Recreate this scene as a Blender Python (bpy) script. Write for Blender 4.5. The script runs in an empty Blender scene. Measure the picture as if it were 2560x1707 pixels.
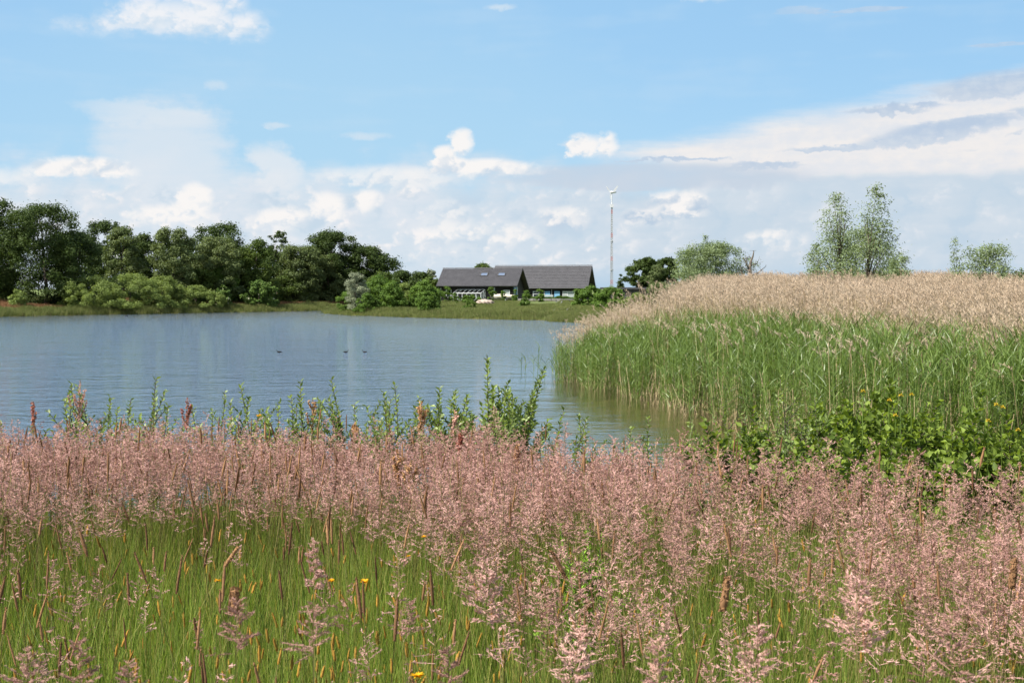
import bpy, math, random
import numpy as np
from mathutils import Vector, Matrix, Euler

S = bpy.context.scene
C = S.collection
R = math.radians

# ------------------------------------------------------------------ camera
EYE = 2.8
F = 3334.0
PITCH = math.atan((853.5 - 722) / F)
cam_d = bpy.data.cameras.new('camera')
cam = bpy.data.objects.new('camera', cam_d)
C.objects.link(cam)
cam.location = (0, 0, EYE)
cam.rotation_euler = (math.pi / 2 - PITCH, 0, 0)
cam_d.sensor_width = 36
cam_d.lens = 36 * F / 2560
cam_d.clip_start = 0.05
cam_d.clip_end = 12000
cam_d.dof.use_dof = True
cam_d.dof.focus_distance = 8
cam_d.dof.aperture_fstop = 15
S.camera = cam
S.render.resolution_x = 1024
S.render.resolution_y = 682
S.view_settings.view_transform = 'Standard'
S.view_settings.look = 'None'
S.view_settings.gamma = 1
EXPO = 1.05
S.view_settings.exposure = EXPO

# ------------------------------------------------------------------ sun
SUN_EL = R(50)
sun_dir = Vector((-0.86, -0.42, 0)).normalized() * math.cos(SUN_EL) + Vector((0, 0, math.sin(SUN_EL)))
sd = bpy.data.lights.new('sun', 'SUN')
sd.energy = 5.0
sd.angle = R(0.5)
sd.color = (1.0, 0.95, 0.87)
so = bpy.data.objects.new('sun', sd)
C.objects.link(so)
so.rotation_euler = sun_dir.to_track_quat('Z', 'Y').to_euler()
so.location = (-30, 10, 40)


DIMS = '2D'
# ------------------------------------------------------------------ node helpers
class NX:
    """tiny expression builder for math nodes"""
    def __init__(s, nt, sock):
        s.nt, s.k = nt, sock

    def _m(s, op, b=None, c=None, rev=False):
        n = s.nt.nodes.new('ShaderNodeMath')
        n.operation = op
        args = [s, b, c]
        if rev:
            args = [b, s, c]
        for i, a in enumerate(args):
            if a is None:
                continue
            if isinstance(a, NX):
                s.nt.links.new(a.k, n.inputs[i])
            else:
                n.inputs[i].default_value = a
        return NX(s.nt, n.outputs[0])

    def __add__(s, o): return s._m('ADD', o)
    __radd__ = __add__
    def __mul__(s, o): return s._m('MULTIPLY', o)
    __rmul__ = __mul__
    def __sub__(s, o): return s._m('SUBTRACT', o)
    def __rsub__(s, o): return s._m('SUBTRACT', o, rev=True)
    def __truediv__(s, o): return s._m('DIVIDE', o)
    def max(s, o): return s._m('MAXIMUM', o)
    def min(s, o): return s._m('MINIMUM', o)
    def pow(s, o): return s._m('POWER', o)
    def clamp(s):
        r = s._m('ADD', 0.0)
        r.k.node.use_clamp = True
        return r

    def ss(s, a, b):
        """smoothstep a..b"""
        n = s.nt.nodes.new('ShaderNodeMapRange')
        n.interpolation_type = 'SMOOTHSTEP'
        s.nt.links.new(s.k, n.inputs[0])
        n.inputs[1].default_value = a
        n.inputs[2].default_value = b
        n.inputs[3].default_value = 0
        n.inputs[4].default_value = 1
        return NX(s.nt, n.outputs[0])


def mixc(nt, f, a, b):
    n = nt.nodes.new('ShaderNodeMix')
    n.data_type = 'RGBA'
    for i, v in ((0, f), (6, a), (7, b)):
        if isinstance(v, NX):
            nt.links.new(v.k, n.inputs[i])
        elif hasattr(v, 'is_linked'):
            nt.links.new(v, n.inputs[i])
        elif i == 0:
            n.inputs[0].default_value = v
        else:
            n.inputs[i].default_value = (*v, 1)
    return n.outputs[2]


def comb(nt, x, y, z=0.0):
    n = nt.nodes.new('ShaderNodeCombineXYZ')
    for i, v in enumerate((x, y, z)):
        if isinstance(v, NX):
            nt.links.new(v.k, n.inputs[i])
        else:
            n.inputs[i].default_value = v
    return n.outputs[0]


def noise(nt, vec, scale, detail=5, rough=0.55, dist=0.0):
    n = nt.nodes.new('ShaderNodeTexNoise')
    n.noise_dimensions = DIMS
    n.inputs['Scale'].default_value = scale
    n.inputs['Detail'].default_value = detail
    n.inputs['Roughness'].default_value = rough
    n.inputs['Distortion'].default_value = dist
    if vec is not None:
        nt.links.new(vec, n.inputs['Vector'])
    return NX(nt, n.outputs['Fac'])


# ------------------------------------------------------------------ world: blue sky with clouds, laid out by compass bearing and elevation
SKY_STR = 0.12
w = bpy.data.worlds.new('World')
S.world = w
w.use_nodes = True
nt = w.node_tree
nt.nodes.clear()
out = nt.nodes.new('ShaderNodeOutputWorld')
bg = nt.nodes.new('ShaderNodeBackground')
bg.inputs['Strength'].default_value = SKY_STR
nt.links.new(bg.outputs[0], out.inputs[0])
sky = nt.nodes.new('ShaderNodeTexSky')
sky.sky_type = 'NISHITA'
sky.sun_disc = False
sky.sun_elevation = SUN_EL
sky.sun_rotation = math.atan2(sun_dir.x, sun_dir.y)
sky.air_density = 1.0
sky.dust_density = 0.6
sky.ozone_density = 1.5
tc = nt.nodes.new('ShaderNodeTexCoord')
sp = nt.nodes.new('ShaderNodeSeparateXYZ')
nt.links.new(tc.outputs['Generated'], sp.inputs[0])
X, Y, Z = (NX(nt, sp.outputs[i]) for i in range(3))
A = X._m('ARCTAN2', Y) * 33.34
E = Z._m('ARCSINE') * 33.34


def lin(r, g, b):
    f = lambda c: ((c / 255 + 0.055) / 1.055) ** 2.4 if c > 10 else c / 255 / 12.92
    return (f(r), f(g), f(b))


def skc(r, g, b):
    return tuple(v / SKY_STR / 2 ** EXPO for v in lin(r, g, b))


def fb(sa, se, off, scale, detail=6, rough=0.55, dist=0.0):
    return noise(nt, comb(nt, A * sa + off, E * se + off * 1.7), scale, detail, rough, dist)


def blob(a, e, ra, re, x=None, y=None):
    x = x or A
    y = y or E
    dx = (x - a) / ra
    dy = (y - e) / re
    return 1.0 - (dx * dx + dy * dy)


def vor(A_, E_, scale, off):
    n = nt.nodes.new('ShaderNodeTexVoronoi')
    n.voronoi_dimensions = '2D'
    n.feature = 'F1'
    n.inputs['Scale'].default_value = scale
    nt.links.new(comb(nt, A_ + off, E_, 0.3), n.inputs['Vector'])
    return NX(nt, n.outputs['Distance'])


n1 = (fb(1.0, 1.3, 3.1, 0.8, 3, 0.5) - 0.5) * 3.4
n2 = (fb(1.0, 1.4, 11.7, 2.4, 5, 0.58) - 0.5) * 3.4
n3 = (fb(0.30, 1.9, 23.3, 1.1, 6, 0.6) - 0.5) * 3.4       # streaky
n4 = (fb(0.16, 1.1, 41.0, 1.5, 2, 0.6) - 0.5) * 3.4        # long streaks
AW = A + n2 * 0.22 + n1 * 0.25
EW = E + n2 * 0.12 + n1 * 0.14


def puff(A_, E_):
    """cauliflower relief, about -0.5..0.5"""
    return (0.42 - vor(A_, E_ * 1.2, 0.85, 0.0)) * 0.8 + (0.42 - vor(A_, E_ * 1.2, 2.3, 5.0)) * 0.5


wA, wE = A + n2 * 0.26 + n1 * 0.3, E + n2 * 0.16 - n1 * 0.1
p0 = puff(wA, wE)
p1 = puff(wA - 0.06, wE + 0.14)
relief = ((p0 - p1) * 1.9 + n2 * 0.22 + 0.5).clamp()
# clear sky
base = mixc(nt, E.ss(0.0, 7.5), skc(168, 210, 238), skc(152, 199, 237))
base = mixc(nt, A.ss(0.0, 14.0) * E.ss(2.0, 8.0) * 0.7, base, skc(146, 194, 233))
base = mixc(nt, E.ss(7.5, 30), base, skc(96, 152, 212))
base = mixc(nt, 0.10, base, sky.outputs[0])
hi = noise(nt, comb(nt, X * 1.0, Y * 1.0), 3.2, 4, 0.6)
base = mixc(nt, (hi + 0.02).ss(0.45, 0.62) * E.ss(8.5, 13.0) * 0.8, base, skc(238, 241, 245))  # unseen clouds above the view, added to whiten water reflections and ambient light
col = mixc(nt, (blob(-5, 4.0, 9, 4).max(0.0)) * 0.45, base, skc(180, 218, 241))
col = mixc(nt, (n4 * 0.5 + n1 * 0.3 + 0.1).ss(0.0, 0.8) * (E.ss(2, 4) * (8.5 - E).ss(0, 2)) * 0.18, col, skc(205, 226, 242))
# pale bank low over the whole horizon
band_top = 2.85 + A.ss(2, 9) * 0.7 + n3 * 0.22 + n1 * 0.18 + (blob(-1.0, 0.0, 4.0, 90.0).max(0.0)) * 0.15
veil = (band_top - E + n1 * 0.25).ss(-0.55, 0.75)
bankc = mixc(nt, A.ss(-4, 5), skc(214, 226, 237), skc(203, 217, 230))
bankc = mixc(nt, (n3 * 0.6 + n1 * 0.5).ss(-0.3, 0.6) * 0.6, bankc, mixc(nt, A.ss(-4, 6), skc(233, 235, 241), skc(216, 224, 233)))
col = mixc(nt, veil * 0.95, col, bankc)
# tall thin veil at left
tv = (blob(-8.4, 3.1, 2.1, 1.75, AW, EW) + n3 * 0.22).ss(0.0, 0.9)
col = mixc(nt, tv * 0.80, col, skc(222, 231, 240))
tv2 = (blob(-8.9, 4.1, 1.9, 0.35, AW, EW + A * 0.10 + 0.86) + n3 * 0.2).ss(0.0, 0.9)
col = mixc(nt, tv2 * 0.5, col, skc(224, 233, 241))
tv3 = (blob(-5.75, 2.95, 0.75, 0.85, AW + (E - 2.9) * 0.45, EW) + n2 * 0.15).ss(0.1, 0.9)
col = mixc(nt, tv3 * 0.75, col, skc(232, 236, 241))
# creamy anvil rising to the right
top_r = 3.50 + (A - 2.0) * 0.17 - (A - 9.0).max(0.0) * 0.03
bot_r = 2.68 + (7.0 - A).max(0.0) * 0.09
ar = (top_r - E + n3 * 0.16).ss(-0.10, 0.55) * (A + n3 * 1.2).ss(0.5, 5.0) * (E - bot_r - n3 * 0.14 - n1 * 0.13 - n2 * 0.05).ss(-0.08, 0.22)
cream = mixc(nt, (n3 * 0.6 + n2 * 0.4).ss(-0.5, 0.5), skc(230, 232, 237), skc(243, 239, 237))
col = mixc(nt, ar * 0.96, col, cream)


def rot(a, e, ra, re, sl):
    ee = E - (A - a) * sl
    return blob(a, e, ra, re, A + n3 * 0.6 + n2 * 0.25, ee + n3 * 0.14 + n2 * 0.11)


g1 = rot(11.9, 4.72, 2.2, 0.36, 0.06)
g1 = g1.max(rot(9.1, 4.22, 1.2, 0.13, 0.03)).max(rot(10.3, 3.72, 1.9, 0.25, 0.13)).max(rot(8.2, 3.45, 1.5, 0.11, 0.05))
g1 = g1.max(rot(12.6, 4.1, 0.9, 0.16, 0.02)).max(rot(6.2, 3.02, 0.9, 0.12, 0.0)).max(rot(4.2, 3.2, 1.5, 0.07, 0.0)).max(rot(12.8, 3.65, 0.7, 0.12, 0.0)) + n2 * 0.35
grey = g1.ss(-0.2, 0.75) * 0.85
grey = grey.max((n3 + n4 * 0.6).ss(0.75, 1.0) * E.ss(2.75, 3.1) * A.ss(5, 8) * 0.5)
gc = mixc(nt, (n2 * 0.6 + n3 * 0.4).ss(-0.5, 0.6), skc(180, 200, 224), skc(202, 215, 230))
col = mixc(nt, grey, col, gc)
# grey-blue underside shelf left of the anvil
col = mixc(nt, (blob(3.6, 2.75, 4.6, 0.42, A, E + n3 * 0.12) + n3 * 0.25).ss(0.0, 0.7) * 0.75, col, skc(200, 212, 227))
# billows in the bank
field = p0 + n1 * 0.30 + n2 * 0.12
lowm = (2.75 - E + n1 * 0.15).ss(0.0, 0.6) * (E - 0.05).ss(0.0, 0.8)
leftw = 1.0 - A.ss(-1.0, 6.0) * 0.62
bc = mixc(nt, relief, skc(206, 220, 233), skc(245, 243, 244))
col = mixc(nt, (field - 0.02).ss(-0.05, 0.5) * lowm * leftw, col, bc)
col = mixc(nt, (0.0 - field).ss(0.05, 0.5) * lowm * 0.55, col, skc(190, 211, 229))


def cumulus(col, blobs, flat, litc=(250, 247, 245), shade=(205, 219, 233), soft=0.25, amp=1.0, strength=0.97, base_soft=0.2, lift=0.15):
    f = None
    for b in blobs:
        g = blob(*b, x=A + n2 * 0.16 * amp + n1 * 0.10 * amp, y=E + n2 * 0.10 * amp)
        f = g if f is None else f.max(g)
    f = f + p0 * 0.9 * amp + n2 * 0.30 * amp
    edge = (f + n2 * 0.12).ss(-0.15, soft + 0.2) * (E + n3 * 0.10 + n2 * 0.08 - flat).ss(-0.02, base_soft)
    hgt = (E - flat) * (0.5 / max(b[3] for b in blobs))
    body = ((relief - 0.5) * 1.2 + hgt + lift + n1 * 0.1 + n2 * 0.12).clamp()
    return mixc(nt, edge * strength, col, mixc(nt, body, skc(*shade), skc(*litc)))


col = cumulus(col, [(-7.55, 6.5, 1.35, 1.15), (-8.7, 6.25, 1.3, 0.85), (-9.7, 6.0, 1.3, 0.45), (-6.85, 6.15, 0.95, 0.75)], 5.9,
              litc=(241, 243, 247), shade=(214, 228, 241), soft=0.9, amp=0.8, base_soft=0.35, lift=0.35)
col = cumulus(col, [(-12.6, 7.05, 2.1, 0.30)], 6.7, soft=1.1, strength=0.6, litc=(230, 238, 245), amp=0.8)
col = cumulus(col, [(-10.4, 2.80, 1.45, 0.36)], 2.62, soft=0.45, amp=0.25, lift=0.45, base_soft=0.12)
col = cumulus(col, [(-1.25, 3.62, 0.36, 0.42), (-1.65, 3.32, 0.36, 0.25)], 2.9, soft=0.6, amp=0.7, lift=0.5)
col = cumulus(col, [(-0.7, 2.95, 1.7, 0.30), (-1.4, 3.05, 0.6, 0.25)], 2.72, soft=0.5, amp=0.5, lift=0.35)
col = cumulus(col, [(1.85, 3.55, 0.62, 0.34), (2.3, 3.55, 0.42, 0.36)], 3.15, soft=0.6, amp=0.8, lift=0.5)
col = cumulus(col, [(-2.9, 2.75, 2.2, 0.35), (-12.5, 2.6, 1.3, 0.35)], 2.2, soft=1.0, amp=0.6, lift=0.2, strength=0.7)
col = cumulus(col, [(4.15, 2.05, 0.9, 0.42), (3.3, 1.8, 0.7, 0.25)], 1.45, soft=0.7, amp=0.6, shade=(188, 206, 225), lift=-0.05)
col = cumulus(col, [(1.35, 1.75, 0.75, 0.42)], 1.2, soft=0.8, amp=0.6, shade=(192, 209, 227), lift=0.0, strength=0.9)
col = cumulus(col, [(-7.8, 2.15, 0.5, 0.48), (-8.3, 1.7, 1.1, 0.4)], 1.0, soft=0.6, amp=0.7, shade=(214, 226, 238), base_soft=0.8)
col = cumulus(col, [(-4.6, 2.0, 0.55, 0.45), (-5.6, 1.7, 0.8, 0.4), (-3.6, 2.2, 0.5, 0.3)], 1.0, soft=0.6, amp=0.7, shade=(208, 222, 236), base_soft=0.8)
col = cumulus(col, [(-1.6, 1.5, 0.7, 0.8), (-0.3, 1.3, 1.4, 0.45), (6.5, 1.2, 1.0, 0.3)], 0.7, soft=0.9, amp=0.7, shade=(206, 221, 234), strength=0.8, base_soft=0.5)
col = cumulus(col, [(-3.6, 3.75, 0.8, 0.12), (-7.2, 4.9, 0.35, 0.15), (-5.8, 3.97, 0.4, 0.10), (-0.3, 6.87, 0.45, 0.09), (4.9, 7.1, 1.0, 0.2)], -5,
              litc=(214, 229, 241), shade=(200, 222, 240), soft=1.1, strength=0.75, amp=0.6)
# blue gap right above the horizon
col = mixc(nt, (0.75 - E + n3 * 0.2).ss(0.0, 0.8) * (A + n3).ss(-4.5, 1.0) * 0.6, col, skc(166, 202, 229))
nt.links.new(col, bg.inputs['Color'])


DIMS = '3D'
w.cycles.sampling_method = 'MANUAL'
w.cycles.sample_map_resolution = 256

# ------------------------------------------------------------------ placement helpers
ct, st = math.cos(PITCH), math.sin(PITCH)


def W(px, py, d):
    """world point seen at photo pixel (px, py) at distance d along +Y"""
    u = (px - 1280) / F
    v = (853.5 - py) / F
    r = (u, ct + v * st, -st + v * ct)
    k = d / r[1]
    return Vector((r[0] * k, d, EYE + r[2] * k))


def tag(o, label=None, cat=None, group=None, kind=None):
    if label: o['label'] = label
    if cat: o['category'] = cat
    if group: o['group'] = group
    if kind: o['kind'] = kind
    return o


def empty(name, loc, rz=0.0, label=None, cat=None, group=None):
    o = bpy.data.objects.new(name, None)
    o.empty_display_size = 0.2
    C.objects.link(o)
    o.location = loc
    o.rotation_euler = (0, 0, rz)
    return tag(o, label, cat, group)


def link_mesh(name, v, f, mat, parent=None, tint=None, smooth=False, mats=None, midx=None, link=True):
    me = bpy.data.meshes.new(name)
    v = np.asarray(v, dtype=np.float32).reshape(-1, 3)
    if isinstance(f, np.ndarray):
        n, k = f.shape
        me.vertices.add(len(v))
        me.vertices.foreach_set('co', v.ravel())
        me.loops.add(n * k)
        me.loops.foreach_set('vertex_index', f.astype(np.int32).ravel())
        me.polygons.add(n)
        me.polygons.foreach_set('loop_start', np.arange(0, n * k, k, dtype=np.int32))
        me.update(calc_edges=True)
    else:
        me.from_pydata([tuple(map(float, p)) for p in v], [], f)
        me.update()
    if tint is not None:
        a = me.attributes.new('tint', 'FLOAT', 'POINT')
        a.data.foreach_set('value', np.asarray(tint, dtype=np.float32))
    for m in (mats or [mat]):
        me.materials.append(m)
    if midx is not None:
        me.polygons.foreach_set('material_index', np.asarray(midx, dtype=np.int32))
    if smooth:
        me.polygons.foreach_set('use_smooth', np.ones(len(me.polygons), dtype=bool))
    o = bpy.data.objects.new(name, me)
    if link:
        C.objects.link(o)
    if parent:
        o.parent = parent
    return o


class MB:
    def __init__(s):
        s.v, s.f, s.m = [], [], []

    def add(s, v, f, m=0):
        b = len(s.v)
        s.v += [tuple(p) for p in v]
        s.f += [tuple(i + b for i in q) for q in f]
        s.m += [m] * len(f)
        return s

    def box(s, x0, x1, y0, y1, z0, z1, m=0):
        v = [(x, y, z) for z in (z0, z1) for y in (y0, y1) for x in (x0, x1)]
        return s.add(v, [(0, 2, 3, 1), (4, 5, 7, 6), (0, 1, 5, 4), (2, 6, 7, 3), (0, 4, 6, 2), (1, 3, 7, 5)], m)

    def prism(s, poly, a, b, axis='x', m=0):
        """polygon in the plane across axis, extruded from a to b"""
        n = len(poly)
        def mk(p, t):
            return (t, p[0], p[1]) if axis == 'x' else ((p[0], t, p[1]) if axis == 'y' else (p[0], p[1], t))
        v = [mk(p, a) for p in poly] + [mk(p, b) for p in poly]
        f = [tuple(range(n))[::-1], tuple(range(n, 2 * n))] + [(i, (i + 1) % n, (i + 1) % n + n, i + n) for i in range(n)]
        return s.add(v, f, m)

    def bar(s, p, q, r, m=0, sides=6, r2=None):
        v, f = tube([p, q], [r, r if r2 is None else r2], sides)
        return s.add(v, f, m)

    def build(s, name, mat, parent=None, smooth=False, mats=None):
        return link_mesh(name, s.v, s.f, mat, parent, smooth=smooth, mats=mats, midx=s.m if mats else None)


def tube(pts, rad, sides=5, cap=True):
    pts = [Vector(p) for p in pts]
    v, f = [], []
    n = len(pts)
    for i, p in enumerate(pts):
        t = (pts[min(i + 1, n - 1)] - pts[max(i - 1, 0)]).normalized()
        a = t.orthogonal().normalized() if i == 0 else (a - a.dot(t) * t).normalized()
        b = t.cross(a)
        for k in range(sides):
            an = 2 * math.pi * k / sides
            v.append(p + (a * math.cos(an) + b * math.sin(an)) * rad[i])
    for i in range(n - 1):
        for k in range(sides):
            k2 = (k + 1) % sides
            f.append((i * sides + k, i * sides + k2, (i + 1) * sides + k2, (i + 1) * sides + k))
    if cap:
        f.append(tuple(range(sides))[::-1])
        f.append(tuple((n - 1) * sides + k for k in range(sides)))
    return v, f


# ------------------------------------------------------------------ materials
def new_mat(name):
    m = bpy.data.materials.new(name)
    m.use_nodes = True
    nt = m.node_tree
    nt.nodes.clear()
    o = nt.nodes.new('ShaderNodeOutputMaterial')
    return m, nt, o


def principled(nt, rough=0.6, spec=0.3, metal=0.0):
    p = nt.nodes.new('ShaderNodeBsdfPrincipled')
    p.inputs['Roughness'].default_value = rough
    p.inputs['Specular IOR Level'].default_value = spec
    p.inputs['Metallic'].default_value = metal
    return p


def setc(nt, sock, c):
    if isinstance(c, (tuple, list)):
        sock.default_value = (*c, 1)
    else:
        nt.links.new(c, sock)


def plain(name, c, rough=0.6, spec=0.3, metal=0.0, var=0.15, scale=6.0, bump=0.0):
    m, nt, o = new_mat(name)
    p = principled(nt, rough, spec, metal)
    t = nt.nodes.new('ShaderNodeTexCoord')
    n = noise(nt, t.outputs['Object'], scale, 5, 0.6)
    c2 = tuple(x * (1 - var) for x in c)
    c3 = tuple(min(1, x * (1 + var)) for x in c)
    setc(nt, p.inputs['Base Color'], mixc(nt, n.ss(0.3, 0.7), c2, c3))
    if bump:
        b = nt.nodes.new('ShaderNodeBump')
        b.inputs['Strength'].default_value = bump
        nt.links.new(n.k, b.inputs['Height'])
        nt.links.new(b.outputs[0], p.inputs['Normal'])
    nt.links.new(p.outputs[0], o.inputs[0])
    return m


def foliage(name, c1, c2, transl=0.3, rough=0.6, spec=0.15, c3=None, rnd=0.5, tcol=None):
    """leaf material: colour varies leaf by leaf (tint) and plant by plant (random)"""
    m, nt, o = new_mat(name)
    at = nt.nodes.new('ShaderNodeAttribute')
    at.attribute_name = 'tint'
    oi = nt.nodes.new('ShaderNodeObjectInfo')
    f = (NX(nt, at.outputs['Fac']) * (1 - rnd) + NX(nt, oi.outputs['Random']) * rnd).clamp()
    c = mixc(nt, f, c1, c2)
    if c3:
        c = mixc(nt, NX(nt, at.outputs['Fac']).ss(0.86, 0.93), c, c3)
    p = principled(nt, rough, spec)
    setc(nt, p.inputs['Base Color'], c)
    tr = nt.nodes.new('ShaderNodeBsdfTranslucent')
    if tcol:
        mm = nt.nodes.new('ShaderNodeMix'); mm.data_type = 'RGBA'; mm.blend_type = 'MULTIPLY'
        mm.inputs[0].default_value = 1
        nt.links.new(c, mm.inputs[6]); mm.inputs[7].default_value = (*tcol, 1)
        nt.links.new(mm.outputs[2], tr.inputs[0])
    else:
        nt.links.new(c, tr.inputs[0])
    mx = nt.nodes.new('ShaderNodeMixShader')
    mx.inputs[0].default_value = transl
    nt.links.new(p.outputs[0], mx.inputs[1])
    nt.links.new(tr.outputs[0], mx.inputs[2])
    nt.links.new(mx.outputs[0], o.inputs[0])
    return m


M = {}
YT = (1.5, 1.5, 0.7)
M['oak'] = foliage('oak_leaves', (0.024, 0.042, 0.010), (0.068, 0.100, 0.022), 0.2, rnd=0.2, tcol=YT)
M['broad'] = foliage('broad_leaves', (0.040, 0.068, 0.014), (0.104, 0.144, 0.028), 0.25, rnd=0.2, tcol=YT)
M['willow'] = foliage('willow_leaves', (0.064, 0.092, 0.030), (0.144, 0.176, 0.068), 0.25, rnd=0.2, tcol=YT)
M['sallow'] = foliage('sallow_leaves', (0.112, 0.152, 0.036), (0.208, 0.264, 0.076), 0.25, rnd=0.2, tcol=YT)
M['silver'] = foliage('silver_leaves', (0.15, 0.175, 0.10), (0.30, 0.33, 0.21), 0.2, rnd=0.1)
M['fresh'] = foliage('fresh_leaves', (0.056, 0.104, 0.018), (0.136, 0.216, 0.040), 0.3, rnd=0.2, tcol=YT)
M['elder'] = foliage('elder_leaves', (0.056, 0.104, 0.020), (0.128, 0.192, 0.040), 0.25, c3=(0.600, 0.600, 0.440), rnd=0.1)
M['pale'] = foliage('pale_willow_leaves', (0.088, 0.124, 0.044), (0.248, 0.304, 0.160), 0.25, rnd=0.0, tcol=YT)
M['alder'] = foliage('alder_leaves', (0.05, 0.085, 0.012), (0.21, 0.28, 0.045), 0.32, rough=0.6, spec=0.2, rnd=0.1, tcol=YT)
M['shoot'] = foliage('shoot_leaves', (0.088, 0.132, 0.036), (0.264, 0.336, 0.096), 0.35, rough=0.4, spec=0.4, rnd=0.15, tcol=YT)
M['bright'] = foliage('bright_leaves', (0.176, 0.320, 0.024), (0.288, 0.480, 0.064), 0.35, rnd=0.0)
M['grass'] = foliage('grass_blades', (0.035, 0.080, 0.010), (0.36, 0.45, 0.09), 0.38, rough=0.45, spec=0.35, rnd=0.25, c3=(0.40, 0.28, 0.12), tcol=(1.25, 1.35, 0.5))
M['farsedge'] = foliage('sedge_blades', (0.064, 0.092, 0.024), (0.208, 0.232, 0.064), 0.3, rnd=0.5, c3=(0.304, 0.240, 0.136))
M['pink'] = foliage('pink_spikelets', (0.22, 0.105, 0.075), (0.75, 0.465, 0.40), 0.25, rnd=0.5, rough=0.75, c3=(0.46, 0.28, 0.13))
M['stem'] = foliage('grass_stems', (0.112, 0.136, 0.032), (0.256, 0.192, 0.080), 0.2, rnd=0.4)
M['brown'] = foliage('brown_spikes', (0.09, 0.040, 0.022), (0.38, 0.21, 0.10), 0.15, rnd=0.75, rough=0.8)
M['orange'] = foliage('golden_spikes', (0.20, 0.12, 0.025), (0.52, 0.28, 0.05), 0.2, rnd=0.5, rough=0.8)
M['dockred'] = foliage('dock_seeds_red', (0.27, 0.085, 0.06), (0.50, 0.21, 0.14), 0.2, rnd=0.0, rough=0.7)
M['dockorange'] = foliage('dock_seeds_orange', (0.32, 0.16, 0.07), (0.60, 0.36, 0.18), 0.2, rnd=0.0, rough=0.7)
M['dockpink'] = foliage('dock_seeds_pink', (0.40, 0.20, 0.15), (0.70, 0.42, 0.32), 0.2, rnd=0.0, rough=0.7)
M['reed'] = foliage('reed_leaves', (0.040, 0.078, 0.012), (0.185, 0.26, 0.055), 0.32, rnd=0.3, rough=0.42, spec=0.45, tcol=(1.3, 1.3, 0.6))
M['drystem'] = foliage('dry_stems', (0.240, 0.176, 0.088), (0.448, 0.352, 0.208), 0.15, rnd=0.5)
M['plume'] = foliage('reed_plumes', (0.36, 0.26, 0.17), (0.64, 0.51, 0.375), 0.25, rnd=0.4, rough=0.8)
M['iris'] = foliage('yellow_petals', (0.480, 0.336, 0.024), (0.624, 0.464, 0.048), 0.3, rnd=0.0)
M['dandy'] = foliage('orange_petals', (0.680, 0.320, 0.008), (0.760, 0.464, 0.016), 0.3, rnd=0.0)
M['bark'] = plain('bark', (0.080, 0.064, 0.048), 0.9, 0.1, var=0.4, scale=4, bump=0.6)
M['deadwood'] = plain('dead_wood', (0.136, 0.112, 0.088), 0.9, 0.1, var=0.3, scale=4, bump=0.6)
M['tile'] = plain('roof_tiles', (0.058, 0.056, 0.060), 0.6, 0.3, var=0.12, scale=1.3)
M['wood'] = plain('tarred_boards', (0.011, 0.010, 0.009), 0.7, 0.3, var=0.5, scale=3)
M['soffit'] = plain('soffit_boards', (0.096, 0.092, 0.072), 0.7, 0.2)
M['frame'] = plain('white_paint', (0.576, 0.584, 0.592), 0.4, 0.4, var=0.05)
M['blue'] = plain('blue_paint', (0.088, 0.216, 0.352), 0.5, 0.3, var=0.08)
M['lightblue'] = plain('light_blue_paint', (0.176, 0.360, 0.528), 0.5, 0.3, var=0.06)
M['blind'] = plain('grey_blind', (0.304, 0.336, 0.328), 0.7, 0.2, var=0.06)
M['metal'] = plain('galvanised_metal', (0.440, 0.448, 0.456), 0.45, 0.4, 0.5, var=0.1)
M['greywood'] = plain('weathered_wood', (0.224, 0.212, 0.200), 0.85, 0.15, var=0.25, scale=3, bump=0.3)
M['darkwood'] = plain('dark_wood', (0.080, 0.076, 0.072), 0.85, 0.15, var=0.25, scale=3)
M['cover'] = plain('cream_canvas', (0.624, 0.544, 0.432), 0.75, 0.2, var=0.06, scale=2)
M['hull'] = plain('grey_hull', (0.368, 0.344, 0.312), 0.4, 0.4, var=0.08)
M['rubber'] = plain('black_rubber', (0.016, 0.016, 0.016), 0.8, 0.2)
M['redpaint'] = plain('red_paint', (0.400, 0.208, 0.200), 0.5, 0.3)
M['stone'] = plain('pink_stone', (0.384, 0.304, 0.248), 0.85, 0.2, var=0.2, scale=5, bump=0.5)
M['black'] = plain('black_feathers', (0.010, 0.010, 0.010), 0.6, 0.3)
M['beak'] = plain('white_beak', (0.600, 0.576, 0.544), 0.4, 0.4)
M['algae'] = plain('yellow_algae', (0.224, 0.240, 0.040), 0.7, 0.3, var=0.35, scale=1.2)


def glass(name, tint, rough=0.05):
    m, nt, o = new_mat(name)
    p = principled(nt, rough, 0.8)
    p.inputs['Base Color'].default_value = (*tint, 1)
    nt.links.new(p.outputs[0], o.inputs[0])
    return m


M['glass'] = glass('window_glass', (0.03, 0.04, 0.045))
M['skyglass'] = glass('skylight_glass', (0.11, 0.14, 0.20), 0.25)
m, nt, o = new_mat('clear_glass')
g = nt.nodes.new('ShaderNodeBsdfGlossy'); g.inputs['Roughness'].default_value = 0.03
t = nt.nodes.new('ShaderNodeBsdfTransparent'); t.inputs[0].default_value = (0.8, 0.86, 0.86, 1)
fr = nt.nodes.new('ShaderNodeFresnel'); fr.inputs[0].default_value = 1.5
mx = nt.nodes.new('ShaderNodeMixShader')
nt.links.new(fr.outputs[0], mx.inputs[0]); nt.links.new(t.outputs[0], mx.inputs[1]); nt.links.new(g.outputs[0], mx.inputs[2])
nt.links.new(mx.outputs[0], o.inputs[0])
M['clear'] = m

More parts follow.
